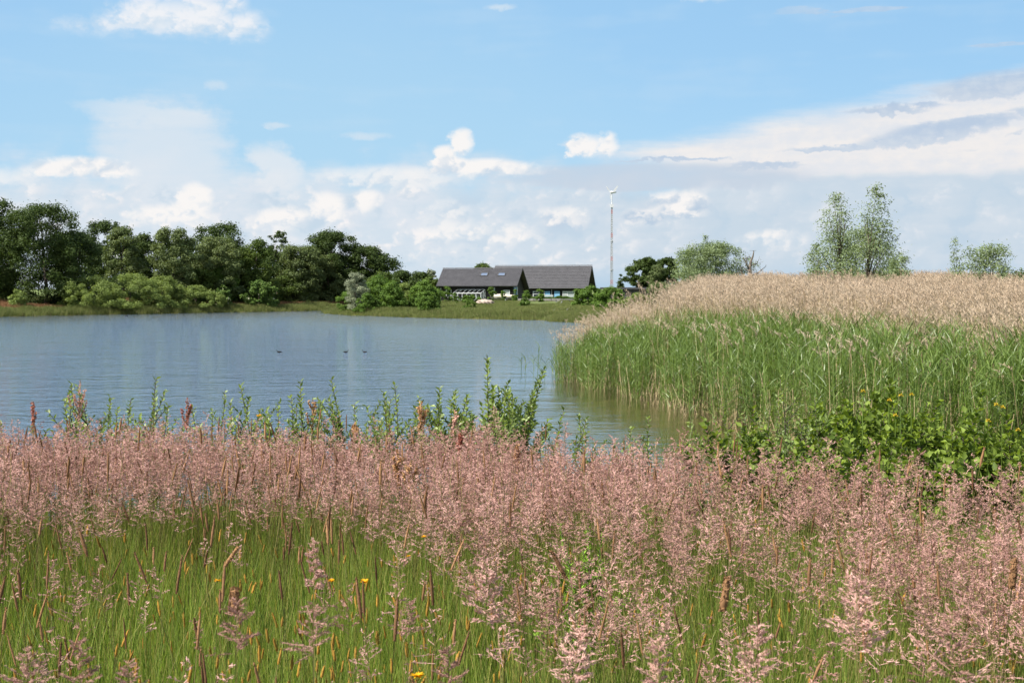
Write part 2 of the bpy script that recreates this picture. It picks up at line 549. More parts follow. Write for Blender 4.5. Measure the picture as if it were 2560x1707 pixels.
# ground
m, nt, o = new_mat('ground')
geo = nt.nodes.new('ShaderNodeNewGeometry')
s_ = nt.nodes.new('ShaderNodeSeparateXYZ'); nt.links.new(geo.outputs['Position'], s_.inputs[0])
gx, gy, gz = (NX(nt, s_.outputs[i]) for i in range(3))
nA = noise(nt, geo.outputs['Position'], 0.12, 6, 0.6)
nB = noise(nt, geo.outputs['Position'], 1.6, 6, 0.65)
cg = mixc(nt, nA.ss(0.35, 0.65), (0.08, 0.12, 0.03), (0.13, 0.16, 0.05))
cg = mixc(nt, nB.ss(0.4, 0.75) * 0.5, cg, (0.12, 0.10, 0.05))
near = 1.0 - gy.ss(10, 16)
cg = mixc(nt, near * 0.9, cg, (0.03, 0.03, 0.012))  # near ground darkened to put shade between the grass blades
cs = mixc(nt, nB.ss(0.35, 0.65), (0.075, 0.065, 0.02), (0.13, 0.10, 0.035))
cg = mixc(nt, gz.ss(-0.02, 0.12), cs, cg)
cg = mixc(nt, 1.0 - gz.ss(-0.9, -0.25), cg, (0.14, 0.195, 0.275))  # deep bed coloured blue to stand for light scattered back by the water
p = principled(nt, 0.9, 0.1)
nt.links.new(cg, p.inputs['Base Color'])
b = nt.nodes.new('ShaderNodeBump'); b.inputs['Strength'].default_value = 0.6; b.inputs['Distance'].default_value = 0.1
nt.links.new(nB.k, b.inputs['Height']); nt.links.new(b.outputs[0], p.inputs['Normal'])
nt.links.new(p.outputs[0], o.inputs[0])
M['ground'] = m

# water
m, nt, o = new_mat('water')
geo = nt.nodes.new('ShaderNodeNewGeometry')
mp = nt.nodes.new('ShaderNodeMapping')
mp.inputs['Scale'].default_value = (0.75, 1.5, 1)
mp.inputs['Rotation'].default_value = (0, 0, R(-8))
nt.links.new(geo.outputs['Position'], mp.inputs[0])
s_ = nt.nodes.new('ShaderNodeSeparateXYZ'); nt.links.new(geo.outputs['Position'], s_.inputs[0])
gx, gy = NX(nt, s_.outputs[0]), NX(nt, s_.outputs[1])
w1 = noise(nt, mp.outputs[0], 1.9, 4, 0.6, 0.3)
w2 = noise(nt, mp.outputs[0], 4.2, 3, 0.6, 0.2)
w0 = noise(nt, mp.outputs[0], 0.75, 3, 0.55, 0.6)
w3 = noise(nt, mp.outputs[0], 0.22, 3, 0.5)
calm = 1.0 - ((gx + 0.5 + (w3 - 0.5) * 4).ss(-2.5, 2.0)) * (1.0 - gy.ss(38, 70)) * 0.93
hgt = (w0 * 1.7 + w1 * 1.15 + w2 * 0.5 + noise(nt, mp.outputs[0], 11.0, 2, 0.6) * 0.07) * calm * (w3 * 0.9 + 0.55)
b = nt.nodes.new('ShaderNodeBump'); b.inputs['Strength'].default_value = 1.0; b.inputs['Distance'].default_value = 0.16
nt.links.new(hgt.k, b.inputs['Height'])
b2 = nt.nodes.new('ShaderNodeBump'); b2.inputs['Strength'].default_value = 1.0; b2.inputs['Distance'].default_value = 0.02
nt.links.new(hgt.k, b2.inputs['Height'])
g = nt.nodes.new('ShaderNodeBsdfGlossy'); g.inputs['Roughness'].default_value = 0.03
g.inputs['Color'].default_value = (1, 1, 1, 1)
nt.links.new(b.outputs[0], g.inputs['Normal'])
t = nt.nodes.new('ShaderNodeBsdfTransparent'); t.inputs[0].default_value = (0.74, 0.78, 0.76, 1)
fr = nt.nodes.new('ShaderNodeFresnel'); fr.inputs[0].default_value = 1.33
nt.links.new(b2.outputs[0], fr.inputs['Normal'])
mx = nt.nodes.new('ShaderNodeMixShader')
nt.links.new(fr.outputs[0], mx.inputs[0]); nt.links.new(t.outputs[0], mx.inputs[1]); nt.links.new(g.outputs[0], mx.inputs[2])
nt.links.new(mx.outputs[0], o.inputs[0])
M['water'] = m

# ------------------------------------------------------------------ lake and ground
def LP(px, py):
    d = EYE * F / (py - 722)
    return ((px - 1280) / F * d, d)


LAKE = [(-260, 16), (-60, 13.5), (-12, 13), (-3, 13), (1.5, 13.8), (3.6, 17), (4.6, 22), (4.9, 27), (4.5, 30), (4.4, 36), (5.6, 45), (7.2, 60), (8.6, 80), (8.4, 100)]
LAKE += [LP(1500, 809), LP(1440, 806), LP(1395, 804), LP(1380, 801), LP(1280, 799), LP(1180, 797), LP(1100, 795), LP(1020, 793), LP(950, 790), LP(880, 788), LP(840, 785), LP(815, 783)]
LAKE += [(-20.0, 162), (-18.0, 175), (-19, 182), (-24, 176), LP(750, 778), LP(600, 780), LP(400, 784), LP(250, 786), LP(100, 789), LP(0, 792), (-75, 127), (-130, 118), (-260, 110)]
LK = np.array(LAKE, dtype=float)


def sdf(x, y):
    """distance to the lake edge, negative inside the lake"""
    x = np.asarray(x, float); y = np.asarray(y, float)
    d = np.full(x.shape, 1e9)
    ins = np.zeros(x.shape, bool)
    n = len(LK)
    for i in range(n):
        a, b_ = LK[i], LK[(i + 1) % n]
        ex, ey = b_ - a
        t = np.clip(((x - a[0]) * ex + (y - a[1]) * ey) / (ex * ex + ey * ey), 0, 1)
        d = np.minimum(d, np.hypot(x - a[0] - t * ex, y - a[1] - t * ey))
        c = ((a[1] > y) != (b_[1] > y))
        with np.errstate(divide='ignore', invalid='ignore'):
            xi = (b_[0] - a[0]) * (y - a[1]) / (b_[1] - a[1] if b_[1] != a[1] else 1e-9) + a[0]
        ins ^= c & (x < xi)
    return np.where(ins, -d, d)


def sst(a, b_, x):
    t = np.clip((x - a) / (b_ - a), 0, 1)
    return t * t * (3 - 2 * t)


def gh(x, y):
    x = np.asarray(x, float); y = np.asarray(y, float)
    s = sdf(x, y)
    nearf = 1 - sst(12, 20, y)
    up_near = sst(-0.3, 5.0, s) * 1.2
    up_far = sst(-0.3, 3.0, s) * 0.55 + sst(3, 20, s) * 0.45
    land = nearf * up_near + (1 - nearf) * up_far
    reed = (1 - sst(60, 90, y)) * sst(14, 18, y) * sst(3, 8, x)
    land = land * (1 - 0.7 * reed)
    left = sst(-15, -45, x) if False else (1 - sst(-45, -25, x)) * sst(100, 130, y)
    land = land + left * sst(2, 14, s) * 0.45
    deep = -np.clip(-s * 0.13, 0, 1.6) * np.where(s < 0, 1, 0)
    bump = (np.sin(x * 1.3 + y * 0.7) * np.sin(y * 1.1 - x * 0.4)) * 0.03 * sst(1, 4, s)
    return np.where(s < 0, deep - 0.02, land + bump)


def GZ(x, y):
    return float(gh(np.array([x]), np.array([y]))[0])


def axis(parts):
    return np.unique(np.concatenate(parts))


gxs = axis([np.arange(-30, 30, 0.5), np.arange(-160, 161, 2.5), np.geomspace(160, 5000, 22), -np.geomspace(160, 5000, 22)])
gys = axis([np.arange(-20, 60, 0.5), np.arange(60, 260, 1.6), np.geomspace(260, 6000, 26), -np.geomspace(20, 1500, 14)])
GX, GY = np.meshgrid(gxs, gys)
GZZ = gh(GX, GY)
nx_, ny_ = len(gxs), len(gys)
idx = np.arange(nx_ * ny_).reshape(ny_, nx_)
fq = np.stack([idx[:-1, :-1], idx[:-1, 1:], idx[1:, 1:], idx[1:, :-1]], -1).reshape(-1, 4)
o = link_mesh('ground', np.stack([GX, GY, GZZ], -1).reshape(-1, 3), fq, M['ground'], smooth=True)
tag(o, kind='structure')
o = link_mesh('water', [(-255, 8, 0), (60, 8, 0), (60, 200, 0), (-255, 200, 0)], np.array([[0, 1, 2, 3]]), M['water'])
tag(o, kind='structure')

# ------------------------------------------------------------------ leaf and grass geometry (numpy)
def rnd_dirs(rng, n):
    v = rng.normal(size=(n, 3))
    return v / np.linalg.norm(v, axis=1, keepdims=True)


def leaves(rng, c, nrm, size, aspect=0.6, jitter=0.7):
    """one diamond leaf per centre, facing roughly along nrm"""
    n = len(c)
    nn = nrm + rnd_dirs(rng, n) * jitter
    nn /= np.linalg.norm(nn, axis=1, keepdims=True) + 1e-9
    a = np.cross(nn, rnd_dirs(rng, n))
    a /= np.linalg.norm(a, axis=1, keepdims=True) + 1e-9
    b_ = np.cross(nn, a)
    s = (size if np.ndim(size) else np.full(n, size))[:, None] * 0.5
    a = a * s
    b_ = b_ * s * aspect
    v = np.stack([c - a, c + b_ - a * 0.1, c + a, c - b_ - a * 0.1], 1).reshape(-1, 3)
    f = np.arange(4 * n).reshape(n, 4)
    return v, f


def ribbons(base, dirs, length, width, bend, segs, rng, droop=0.0, taper=True, side=None):
    """curved blades; base (n,3), dirs (n,3) unit, bend (n,3) sideways drift at the tip"""
    n = len(base)
    side = rnd_dirs(rng, n) if side is None else side
    side = side - dirs * np.sum(side * dirs, 1, keepdims=True)
    side /= np.linalg.norm(side, axis=1, keepdims=True) + 1e-9
    L = np.broadcast_to(length, (n,))[:, None]
    Wd = np.broadcast_to(width, (n,))[:, None]
    rows = []
    for k in range(segs + 1):
        t = k / segs
        p = base + dirs * L * t + bend * (t * t) * L
        p[:, 2] -= droop * L[:, 0] * t ** 2
        wk = Wd * (1 - t * 0.92 if taper else 1.0) * (0.6 + 1.2 * t * (1 - t) if taper else 1)
        rows.append(p - side * wk * 0.5)
        rows.append(p + side * wk * 0.5)
    v = np.stack(rows, 1)
    m_ = 2 * (segs + 1)
    b0 = (np.arange(n) * m_)[:, None]
    f = np.concatenate([b0 + np.array([[2 * k, 2 * k + 1, 2 * k + 3, 2 * k + 2]]) for k in range(segs)], 0)
    return v.reshape(-1, 3), f


def cat(parts):
    """join (v, f, tint, material index) parts"""
    V, Fq, T, I = [], [], [], []
    b_ = 0
    for v, f, t, i in parts:
        V.append(v); Fq.append(f + b_)
        T.append(np.broadcast_to(t, (len(v),)) if np.ndim(t) == 0 else t)
        I.append(np.full(len(f), i))
        b_ += len(v)
    return np.concatenate(V), np.concatenate(Fq), np.concatenate(T), np.concatenate(I)


def rep(a, k):
    return np.repeat(a, k)


def proto(name, parts, mats):
    v, f, t, i = cat(parts)
    return link_mesh(name, v, f, None, tint=t, mats=mats, midx=i, link=False)


def scatter(name, protos, pts, rot, scl, var, label=None, cat_=None):
    col_ = bpy.data.collections.new(name + '_kinds')
    for k, p_ in enumerate(protos):
        p_.name = '%s_kind_%02d' % (name, k)
        col_.objects.link(p_)
    me = bpy.data.meshes.new(name)
    me.from_pydata([tuple(p_) for p_ in pts.tolist()], [], [])
    for nm, ty, arr in (('rot', 'FLOAT_VECTOR', rot), ('scl', 'FLOAT_VECTOR', scl)):
        a = me.attributes.new(nm, ty, 'POINT')
        a.data.foreach_set('vector', np.asarray(arr, np.float32).ravel())
    a = me.attributes.new('var', 'INT', 'POINT')
    a.data.foreach_set('value', np.asarray(var, np.int32))
    ob = bpy.data.objects.new(name, me)
    C.objects.link(ob)
    for m_ in protos[0].data.materials:
        me.materials.append(m_)
    g_ = bpy.data.node_groups.new(name, 'GeometryNodeTree')
    g_.interface.new_socket('Geometry', in_out='INPUT', socket_type='NodeSocketGeometry')
    g_.interface.new_socket('Geometry', in_out='OUTPUT', socket_type='NodeSocketGeometry')
    N = g_.nodes.new
    gi, go = N('NodeGroupInput'), N('NodeGroupOutput')
    ci = N('GeometryNodeCollectionInfo')
    ci.inputs['Collection'].default_value = col_
    ci.inputs['Separate Children'].default_value = True
    ci.inputs['Reset Children'].default_value = True
    ip = N('GeometryNodeInstanceOnPoints')
    ip.inputs['Pick Instance'].default_value = True
    def na(nm, ty):
        a_ = N('GeometryNodeInputNamedAttribute'); a_.data_type = ty
        a_.inputs[0].default_value = nm
        return next(s for s in a_.outputs if s.enabled)
    e2r = N('FunctionNodeEulerToRotation')
    L_ = g_.links.new
    L_(gi.outputs[0], ip.inputs['Points'])
    L_(ci.outputs[0], ip.inputs['Instance'])
    L_(na('var', 'INT'), ip.inputs['Instance Index'])
    L_(na('rot', 'FLOAT_VECTOR'), e2r.inputs[0])
    L_(e2r.outputs[0], ip.inputs['Rotation'])
    L_(na('scl', 'FLOAT_VECTOR'), ip.inputs['Scale'])
    L_(ip.outputs[0], go.inputs[0])
    mod = ob.modifiers.new('scatter', 'NODES')
    mod.node_group = g_
    return tag(ob, label, cat_, kind='stuff')


def randrot(rng, n, tilt=0.1):
    return np.stack([rng.normal(0, tilt, n), rng.normal(0, tilt, n), rng.uniform(0, 6.283, n)], -1)


def uscale(s):
    return np.stack([s, s, s], -1)


def vnoise(x, y, sc, seed):
    """smooth value noise 0..1"""
    r = np.random.default_rng(seed).random((64, 64))
    u, v = np.asarray(x) / sc + 31.3, np.asarray(y) / sc + 17.7
    iu, iv = np.floor(u).astype(int), np.floor(v).astype(int)
    fu, fv = u - iu, v - iv
    fu = fu * fu * (3 - 2 * fu); fv = fv * fv * (3 - 2 * fv)
    g = lambda a, b_: r[a % 64, b_ % 64]
    return (g(iu, iv) * (1 - fu) + g(iu + 1, iv) * fu) * (1 - fv) + (g(iu, iv + 1) * (1 - fu) + g(iu + 1, iv + 1) * fu) * fv

# ================================================================== THE FAR SIDE: trees
def crown_mesh(rng, cx, cz, rx, ry, rz, shape, nc, lpc, leaf, aspect=0.6, clump=0.3, asym=0.25):
    """leaf clumps through an uneven crown volume. returns v,f,tint and the clump centres (local, trunk at x=y=0)"""
    prof = {
        'round': lambda t: np.sqrt(np.clip(1 - (2 * t - 1) ** 2, 0, 1)) * 0.9 + 0.1,
        'dome': lambda t: np.sqrt(np.clip(1 - t ** 2.2, 0, 1)),
        'oak': lambda t: np.where(t < 0.6, 0.82 + 0.3 * t, 1.0 * np.sqrt(np.clip(1 - ((t - 0.6) / 0.43) ** 2, 0, 1))),
        'spire': lambda t: np.clip(1.03 - t, 0, 1) ** 0.62 * (0.75 + 0.25 * np.clip(t * 5, 0, 1)),
        'tall': lambda t: np.clip(1.02 - t, 0, 1) ** 0.85 * (0.9 + 0.25 * np.sin(t * 17.0)) + 0.04,
        'open': lambda t: np.where(t < 0.5, 0.8 + 0.3 * t, np.sqrt(np.clip(1 - ((t - 0.5) / 0.52) ** 2, 0, 1)) * 0.95),
    }[shape]
    t = rng.random(nc) ** (1.0 if shape in ('oak', 'round', 'open') else 1.15)
    if shape == 'spire':
        t = rng.random(nc)
    th = rng.uniform(0, 2 * np.pi, nc)
    ph = rng.uniform(0, 6.28, 6)
    wob = 1 + asym * (np.sin(2 * th + ph[0] + 3 * t) * 0.5 + np.sin(3 * th + ph[1] - 5 * t) * 0.35 + np.sin(5 * th + ph[2] + 9 * t) * 0.3)
    rr = prof(t) * wob * np.sqrt(rng.uniform(0.12, 1, nc))
    cen = np.stack([rr * np.cos(th) * rx, rr * np.sin(th) * ry, (2 * t - 1) * rz], -1)
    cr = clump * min(rx, rz) * rng.uniform(0.55, 1.25, nc)
    if shape in ('spire', 'tall'):
        cr *= (1.05 - 0.6 * t)
        cr *= min(1.0, 0.7 / max(0.01, clump * min(rx, rz)))
    k = np.maximum(12, (lpc * (cr / (clump * min(rx, rz))) ** 2)).astype(int)
    ci = np.repeat(np.arange(nc), k)
    n = len(ci)
    d = rnd_dirs(rng, n)
    rad = rng.random(n) ** 0.4
    pos = cen[ci] + d * (cr[ci] * rad)[:, None] * np.array([1.15, 1.15, 0.75])
    stray = rng.random(n) < 0.10
    pos[stray] += d[stray] * (cr[ci] * 0.45)[stray][:, None]
    pos += np.array([cx, 0, cz])
    nrm = d * 0.8 + np.array([0, 0, 0.5])
    v, f = leaves(rng, pos, nrm, leaf * rng.uniform(0.6, 1.3, n), aspect, 0.9)
    tint = np.clip(rng.random(nc)[ci] * 0.55 + rng.random(n) * 0.45, 0, 1)
    return v, f, np.repeat(tint, 4), cen + np.array([cx, 0, cz])


DENS = {'tall': 1.0, 'oak': 1.7, 'open': 1.6, 'round': 1.5, 'dome': 1.4, 'spire': 1.25}


def tree(name, label, cat_, px0, px1, ytop, ybot, d, mat, shape='round', seed=1, nc=46, lpc=150, leaf=0.26, aspect=0.6,
         clump=0.3, group=None, depth=None, bark='bark', limbs=8, trunk_r=None, asym=0.25, flower=None, trunk_px=None):
    rng = np.random.default_rng(seed)
    s = d / F
    cxp = (px0 + px1) / 2
    tx = (trunk_px or cxp)
    base = W(tx, 722, d)
    if d > 100:
        need = (0.8 if 'spit' in (group or '') or 'reed' in (group or '') else 2.0) + 0.25 * (px1 - px0) / 2 * s + (5.0 if group == 'trees of the wood across the lake' else 0)
        while sdf(np.array([base.x]), np.array([base.y]))[0] < need and d < 230:
            d += 1.0
            base = W(tx, 722, d)
        s = d / F
    gz = GZ(base.x, base.y)
    root = empty(name, (base.x, base.y, gz), 0, label, cat_, group)
    ztop = W(cxp, ytop, d).z - gz
    zbot = max(W(cxp, ybot, d).z - gz, 0.0)
    if ybot >= 735:
        zbot = 0.0 if d > 100 else min(zbot, 0.9)
    # clump radius overshoots the envelope: shrink it
    rx = (px1 - px0) / 2 * s
    rz = (ztop - zbot) / 2
    k = 1.17 - clump * 0.35
    nc = int(nc * DENS.get(shape, 1.0))
    ry = depth or rx
    lpc = int(lpc * 1.3) if d > 100 else lpc
    v, f, tint, cen = crown_mesh(rng, (cxp - tx) * s, (ztop + zbot) / 2, rx * k, ry * k, rz * (1 - clump * 0.35 * min(rx, rz) / rz), shape, nc, lpc, leaf, aspect, clump, asym)
    v[:, 2] = np.maximum(v[:, 2], 0.02)
    link_mesh('crown', v, f, M[mat], root, tint=tint)
    mb = MB()
    H = ztop * 0.78
    r0 = trunk_r or max(0.04, ztop * 0.018)
    wob = rng.normal(0, ztop * 0.012, (5, 2))
    tp = [Vector((((cxp - tx) * s) * (i / 4) * 0.6 + wob[i][0] * i / 2, wob[i][1] * i / 2, -0.3 + (H + 0.3) * i / 4)) for i in range(5)]
    vv, ff = tube(tp, [r0 * (1 - 0.19 * i) for i in range(5)], 7)
    mb.add(vv, ff)
    for j in range(limbs):
        c_ = Vector(cen[rng.integers(len(cen))])
        zf = min(max((c_.z * 0.6) / H, 0.12), 0.92)
        i0 = min(int(zf * 4), 3)
        a = tp[i0].lerp(tp[i0 + 1], zf * 4 - i0)
        mid = a.lerp(c_, 0.5) + Vector((0, 0, (c_ - a).length * 0.10))
        rl = r0 * 0.42 * (1 - zf * 0.5)
        vv, ff = tube([a, mid, c_], [rl, rl * 0.6, rl * 0.2], 5)
        mb.add(vv, ff)
    mb.build('trunk', M[bark], root, smooth=True)
    return root


WOOD = 'trees of the wood across the lake'
# back rows that close the wood
back = [(-60, 60, 540, 'oak', 'dark tree at the back of the wood on the left edge of the picture'),
        (150, 260, 582, 'oak', 'low dark tree at the back of the wood right of the tallest trees'),
        (285, 400, 598, 'oak', 'dark tree deep in the wood behind the greyish leaning tree'),
        (395, 520, 605, 'oak', 'dark tree deep in the wood behind the rounded grey-green willow'),
        (510, 640, 612, 'oak', 'dark tree deep in the wood behind the broad middle oak'),
        (630, 760, 622, 'oak', 'dark tree deep in the wood below the small airy oak'),
        (740, 860, 620, 'oak', 'dark tree deep in the wood behind the feathery willow')]
for i, (a, b_, yt, mt, lab) in enumerate(back):
    tree('oak_tree', lab, 'tree', a, b_, yt, 738, 192 + 3 * (i % 2), mt, 'oak', 100 + i, 50, 130, 0.34, group=WOOD, limbs=3)
tree('oak_tree', 'tall dark tree cut by the left edge of the picture, with the highest top', 'tree', -75, 62, 498, 735, 150, 'oak', 'oak', 1, 70, 170, 0.24, clump=0.24, group=WOOD, asym=0.35)
tree('oak_tree', 'tallest full dark tree of the wood, second from the left edge', 'tree', 20, 205, 510, 738, 148, 'oak', 'oak', 2, 100, 190, 0.23, clump=0.20, group=WOOD, limbs=12, asym=0.3)
tree('oak_tree', 'smaller dark tree leaning out right beside the tallest trees', 'tree', 130, 255, 578, 742, 151, 'oak', 'round', 3, 60, 150, 0.23, clump=0.25, group=WOOD)
tree('oak_tree', 'dark airy oak rising behind the greyish tree at the left of the wood', 'tree', 215, 318, 552, 735, 176, 'oak', 'oak', 4, 60, 120, 0.26, clump=0.22, group=WOOD, limbs=12)
tree('poplar_tree', 'greyish green narrow tree with ragged top left in the wood', 'tree', 262, 352, 568, 745, 165, 'willow', 'open', 5, 60, 130, 0.25, clump=0.26, group=WOOD)
tree('oak_tree', 'small dark round topped tree between the greyish tree and the grey-green willow', 'tree', 325, 398, 586, 742, 170, 'oak', 'round', 6, 46, 140, 0.25, group=WOOD)
tree('willow_tree', 'rounded grey-green willow with soft outline in the left half of the wood', 'tree', 380, 487, 572, 750, 163, 'willow', 'oak', 7, 80, 150, 0.24, clump=0.22, group=WOOD)
tree('oak_tree', 'broad oak with domed top in the middle of the wood', 'tree', 478, 622, 560, 740, 175, 'oak', 'oak', 8, 90, 150, 0.26, clump=0.20, group=WOOD)
tree('willow_tree', 'dull green feathery willow in front of the broad middle oak', 'tree', 485, 605, 592, 752, 160, 'willow', 'oak', 9, 90, 150, 0.23, clump=0.2, group=WOOD)
tree('willow_tree', 'dark green willow just right of the broad middle oak', 'tree', 590, 690, 600, 748, 166, 'broad', 'open', 10, 70, 150, 0.24, clump=0.24, group=WOOD)
tree('oak_tree', 'small airy oak with sky showing through its top', 'tree', 662, 727, 577, 700, 185, 'oak', 'round', 11, 40, 90, 0.26, clump=0.22, group=WOOD, limbs=14)
tree('willow_tree', 'soft olive willow with loose top left of the great dark oak', 'tree', 690, 800, 610, 752, 168, 'willow', 'open', 12, 90, 150, 0.24, clump=0.22, group=WOOD)
tree('oak_tree', 'great dark oak with broad domed crown at the right end of the wood', 'tree', 762, 905, 580, 748, 180, 'oak', 'oak', 13, 110, 170, 0.26, clump=0.18, group=WOOD, limbs=12)
tree('oak_tree', 'dark oak forming the sloping right shoulder of the wood', 'tree', 850, 990, 618, 750, 178, 'oak', 'round', 14, 110, 170, 0.26, clump=0.2, group=WOOD, limbs=10)
tree('willow_tree', 'olive green willow under the left side of the great dark oak', 'tree', 775, 865, 640, 758, 172, 'willow', 'oak', 15, 60, 150, 0.24, clump=0.24, group=WOOD)
tree('willow_tree', 'yellowish green low tree at the foot of the middle oak', 'tree', 520, 600, 668, 755, 155, 'fresh', 'round', 16, 46, 150, 0.22, group=WOOD)
tree('maple_tree', 'mid green bushy tree with lit top at the foot of the olive willow', 'tree', 682, 780, 678, 760, 163, 'broad', 'dome', 17, 60, 160, 0.23, group=WOOD)
tree('maple_tree', 'dark green bushy tree between the white flowering elder and the middle oak', 'tree', 590, 670, 668, 756, 158, 'broad', 'dome', 18, 50, 160, 0.23, group=WOOD)
tree('maple_tree', 'dark understorey tree at the foot of the great dark oak', 'tree', 780, 900, 690, 758, 174, 'oak', 'dome', 19, 60, 160, 0.25, group=WOOD)
BUSH = 'bushes along the far left shore'
tree('sallow_bush', 'long dark green willow bush in the shade of the tallest trees', 'bush', 150, 320, 690, 765, 146, 'sallow', 'dome', 20, 80, 170, 0.19, 0.4, clump=0.3, group=BUSH, limbs=4)
tree('sallow_bush', 'light green domed bush right of the shaded bush', 'bush', 225, 425, 684, 765, 148, 'sallow', 'dome', 21, 100, 190, 0.19, 0.4, clump=0.28, group=BUSH, limbs=4)
tree('sallow_bush', 'grey-green domed bush between two light green domed bushes', 'bush', 345, 465, 690, 760, 154, 'sallow', 'dome', 22, 80, 160, 0.19, 0.4, clump=0.28, group=BUSH, limbs=4)
tree('sallow_bush', 'light green domed bush nearest the water, right end of the bush row', 'bush', 412, 568, 714, 768, 146, 'sallow', 'dome', 23, 90, 190, 0.18, 0.4, clump=0.3, group=BUSH, limbs=4)
tree('sallow_bush', 'small pale bush at the foot of the tallest trees near the left edge', 'bush', 22, 68, 722, 765, 144, 'sallow', 'dome', 24, 30, 120, 0.19, 0.4, group=BUSH, limbs=3)
tree('elder_bush', 'small elder bush with cream flowers at the right end of the domed bushes', 'bush', 538, 578, 713, 765, 150, 'elder', 'dome', 25, 26, 110, 0.24, 0.8, group=BUSH, limbs=3)
tree('elder_bush', 'larger elder bush covered in cream flowers before the dark trees', 'bush', 605, 690, 702, 770, 150, 'elder', 'dome', 26, 44, 110, 0.24, 0.8, group=BUSH, limbs=3)
tree('maple_tree', 'dark low tree behind the domed bushes under the grey-green willow', 'tree', 425, 530, 672, 750, 158, 'broad', 'round', 27, 60, 150, 0.24, group=WOOD)
LOWT = 'low trees between the wood and the barns'
tree('oak_tree', 'low dark round tree right of the wood', 'tree', 975, 1035, 678, 745, 215, 'oak', 'round', 30, 50, 150, 0.3, group=LOWT)
tree('oak_tree', 'low dark tree close to the left end of the near barn', 'tree', 1020, 1082, 682, 745, 210, 'oak', 'round', 31, 50, 150, 0.3, group=LOWT)
tree('willow_tree', 'small pale grey tree top left of the near barn roof', 'tree', 1062, 1096, 676, 745, 214, 'silver', 'open', 32, 30, 90, 0.28, group=LOWT)
tree('maple_tree', 'low mid green tree touching the left end of the near barn', 'tree', 1050, 1098, 692, 748, 205, 'broad', 'round', 33, 40, 140, 0.28, group=LOWT)
tree('maple_tree', 'tree behind the near barn with only its top above the ridge', 'tree', 1176, 1236, 660, 735, 240, 'broad', 'round', 34, 60, 130, 0.28, clump=0.25, limbs=5)
SPIT = 'bushes on the spit before the barns'
tree('white_willow', 'silvery grey willow bush standing on the spit', 'bush', 862, 920, 682, 765, 142, 'silver', 'round', 40, 60, 150, 0.15, 0.4, clump=0.26, group=SPIT)
tree('maple_bush', 'bright green tall bush directly right of the silvery willow', 'bush', 908, 985, 690, 768, 148, 'fresh', 'dome', 41, 66, 150, 0.18, clump=0.26, group=SPIT, limbs=4)
tree('maple_bush', 'dark green tree-like bush behind the bright bush right of the silvery willow', 'bush', 925, 990, 679, 755, 165, 'broad', 'round', 42, 50, 140, 0.22, group=SPIT, limbs=4)
tree('maple_bush', 'mid green domed bush in the middle of the spit', 'bush', 950, 1010, 706, 768, 143, 'fresh', 'dome', 43, 56, 150, 0.18, group=SPIT, limbs=4)
tree('willow_bush', 'soft grey-green domed willow bush between bright bushes', 'bush', 980, 1040, 709, 765, 150, 'sallow', 'dome', 44, 56, 170, 0.16, 0.4, group=SPIT, limbs=4)
tree('maple_bush', 'bright green pointed bush at the left end of the near barn', 'bush', 1022, 1096, 702, 768, 144, 'fresh', 'dome', 45, 60, 140, 0.18, group=SPIT, limbs=4)
tree('maple_bush', 'broad green bush in front of the left corner of the near barn', 'bush', 1042, 1100, 728, 786, 133, 'fresh', 'dome', 46, 56, 150, 0.15, group=SPIT, limbs=4)
tree('maple_bush', 'low green bush at the water under the silvery willow', 'bush', 842, 902, 730, 786, 138, 'fresh', 'dome', 47, 40, 140, 0.15, group=SPIT, limbs=3)
tree('maple_bush', 'low leafy bush on the spit right of the bush under the silvery willow', 'bush', 888, 948, 734, 786, 135, 'fresh', 'dome', 48, 40, 140, 0.15, group=SPIT, limbs=3)
tree('maple_bush', 'dense low bush before the glass lean-to of the near barn', 'bush', 1145, 1210, 737, 763, 175, 'fresh', 'dome', 49, 50, 150, 0.16, group=SPIT, limbs=3)
tree('maple_bush', 'small round bush left of the glass lean-to', 'bush', 1128, 1148, 733, 757, 190, 'fresh', 'dome', 50, 16, 100, 0.16, group=SPIT, limbs=3)
tree('willow_bush', 'small pointed bush at the shore before the near barn', 'bush', 1160, 1190, 752, 782, 140, 'fresh', 'dome', 51, 20, 100, 0.14, group=SPIT, limbs=3)
tree('willow_bush', 'small leafy bush below the blue corner panel of the near barn', 'bush', 1296, 1326, 745, 782, 142, 'fresh', 'dome', 52, 22, 110, 0.14, group=SPIT, limbs=3)
YT_ = 'young ball-headed trees before the barns'
yts = [(1107, 1129, 717, 738, 193, 'young ball-headed tree before the tall white window of the near barn'),
       (1218, 1238, 719, 742, 190, 'young ball-headed tree just right of the glass lean-to'),
       (1252, 1264, 726, 738, 186, 'slim young tree standing in front of the covered boat'),
       (1281, 1295, 725, 745, 185, 'young ball-headed tree at the right end of the covered boat'),
       (1308, 1324, 727, 744, 184, 'young ball-headed tree right of the blue corner panel'),
       (1340, 1360, 723, 745, 183, 'young ball-headed tree before the left window of the far barn'),
       (1083, 1104, 720, 738, 190, 'young ball-headed tree at the left corner of the near barn')]
for i, (a, b_, yt, yb, d, lab) in enumerate(yts):
    tree('young_tree', lab, 'tree', a, b_, yt, yb, d, 'fresh', 'round', 60 + i, 14, 70, 0.17, clump=0.4, group=YT_, limbs=4, trunk_r=0.06)
RT = 'trees and bushes behind the reed bed'
tree('oak_tree', 'dark round oak right of the wind turbine', 'tree', 1572, 1660, 646, 728, 190, 'oak', 'round', 70, 80, 150, 0.27, clump=0.22, group=RT, limbs=6)
tree('oak_tree', 'dark airy oak touching the right side of the round oak', 'tree', 1630, 1702, 645, 728, 192, 'oak', 'oak', 71, 60, 110, 0.27, clump=0.2, group=RT, limbs=12)
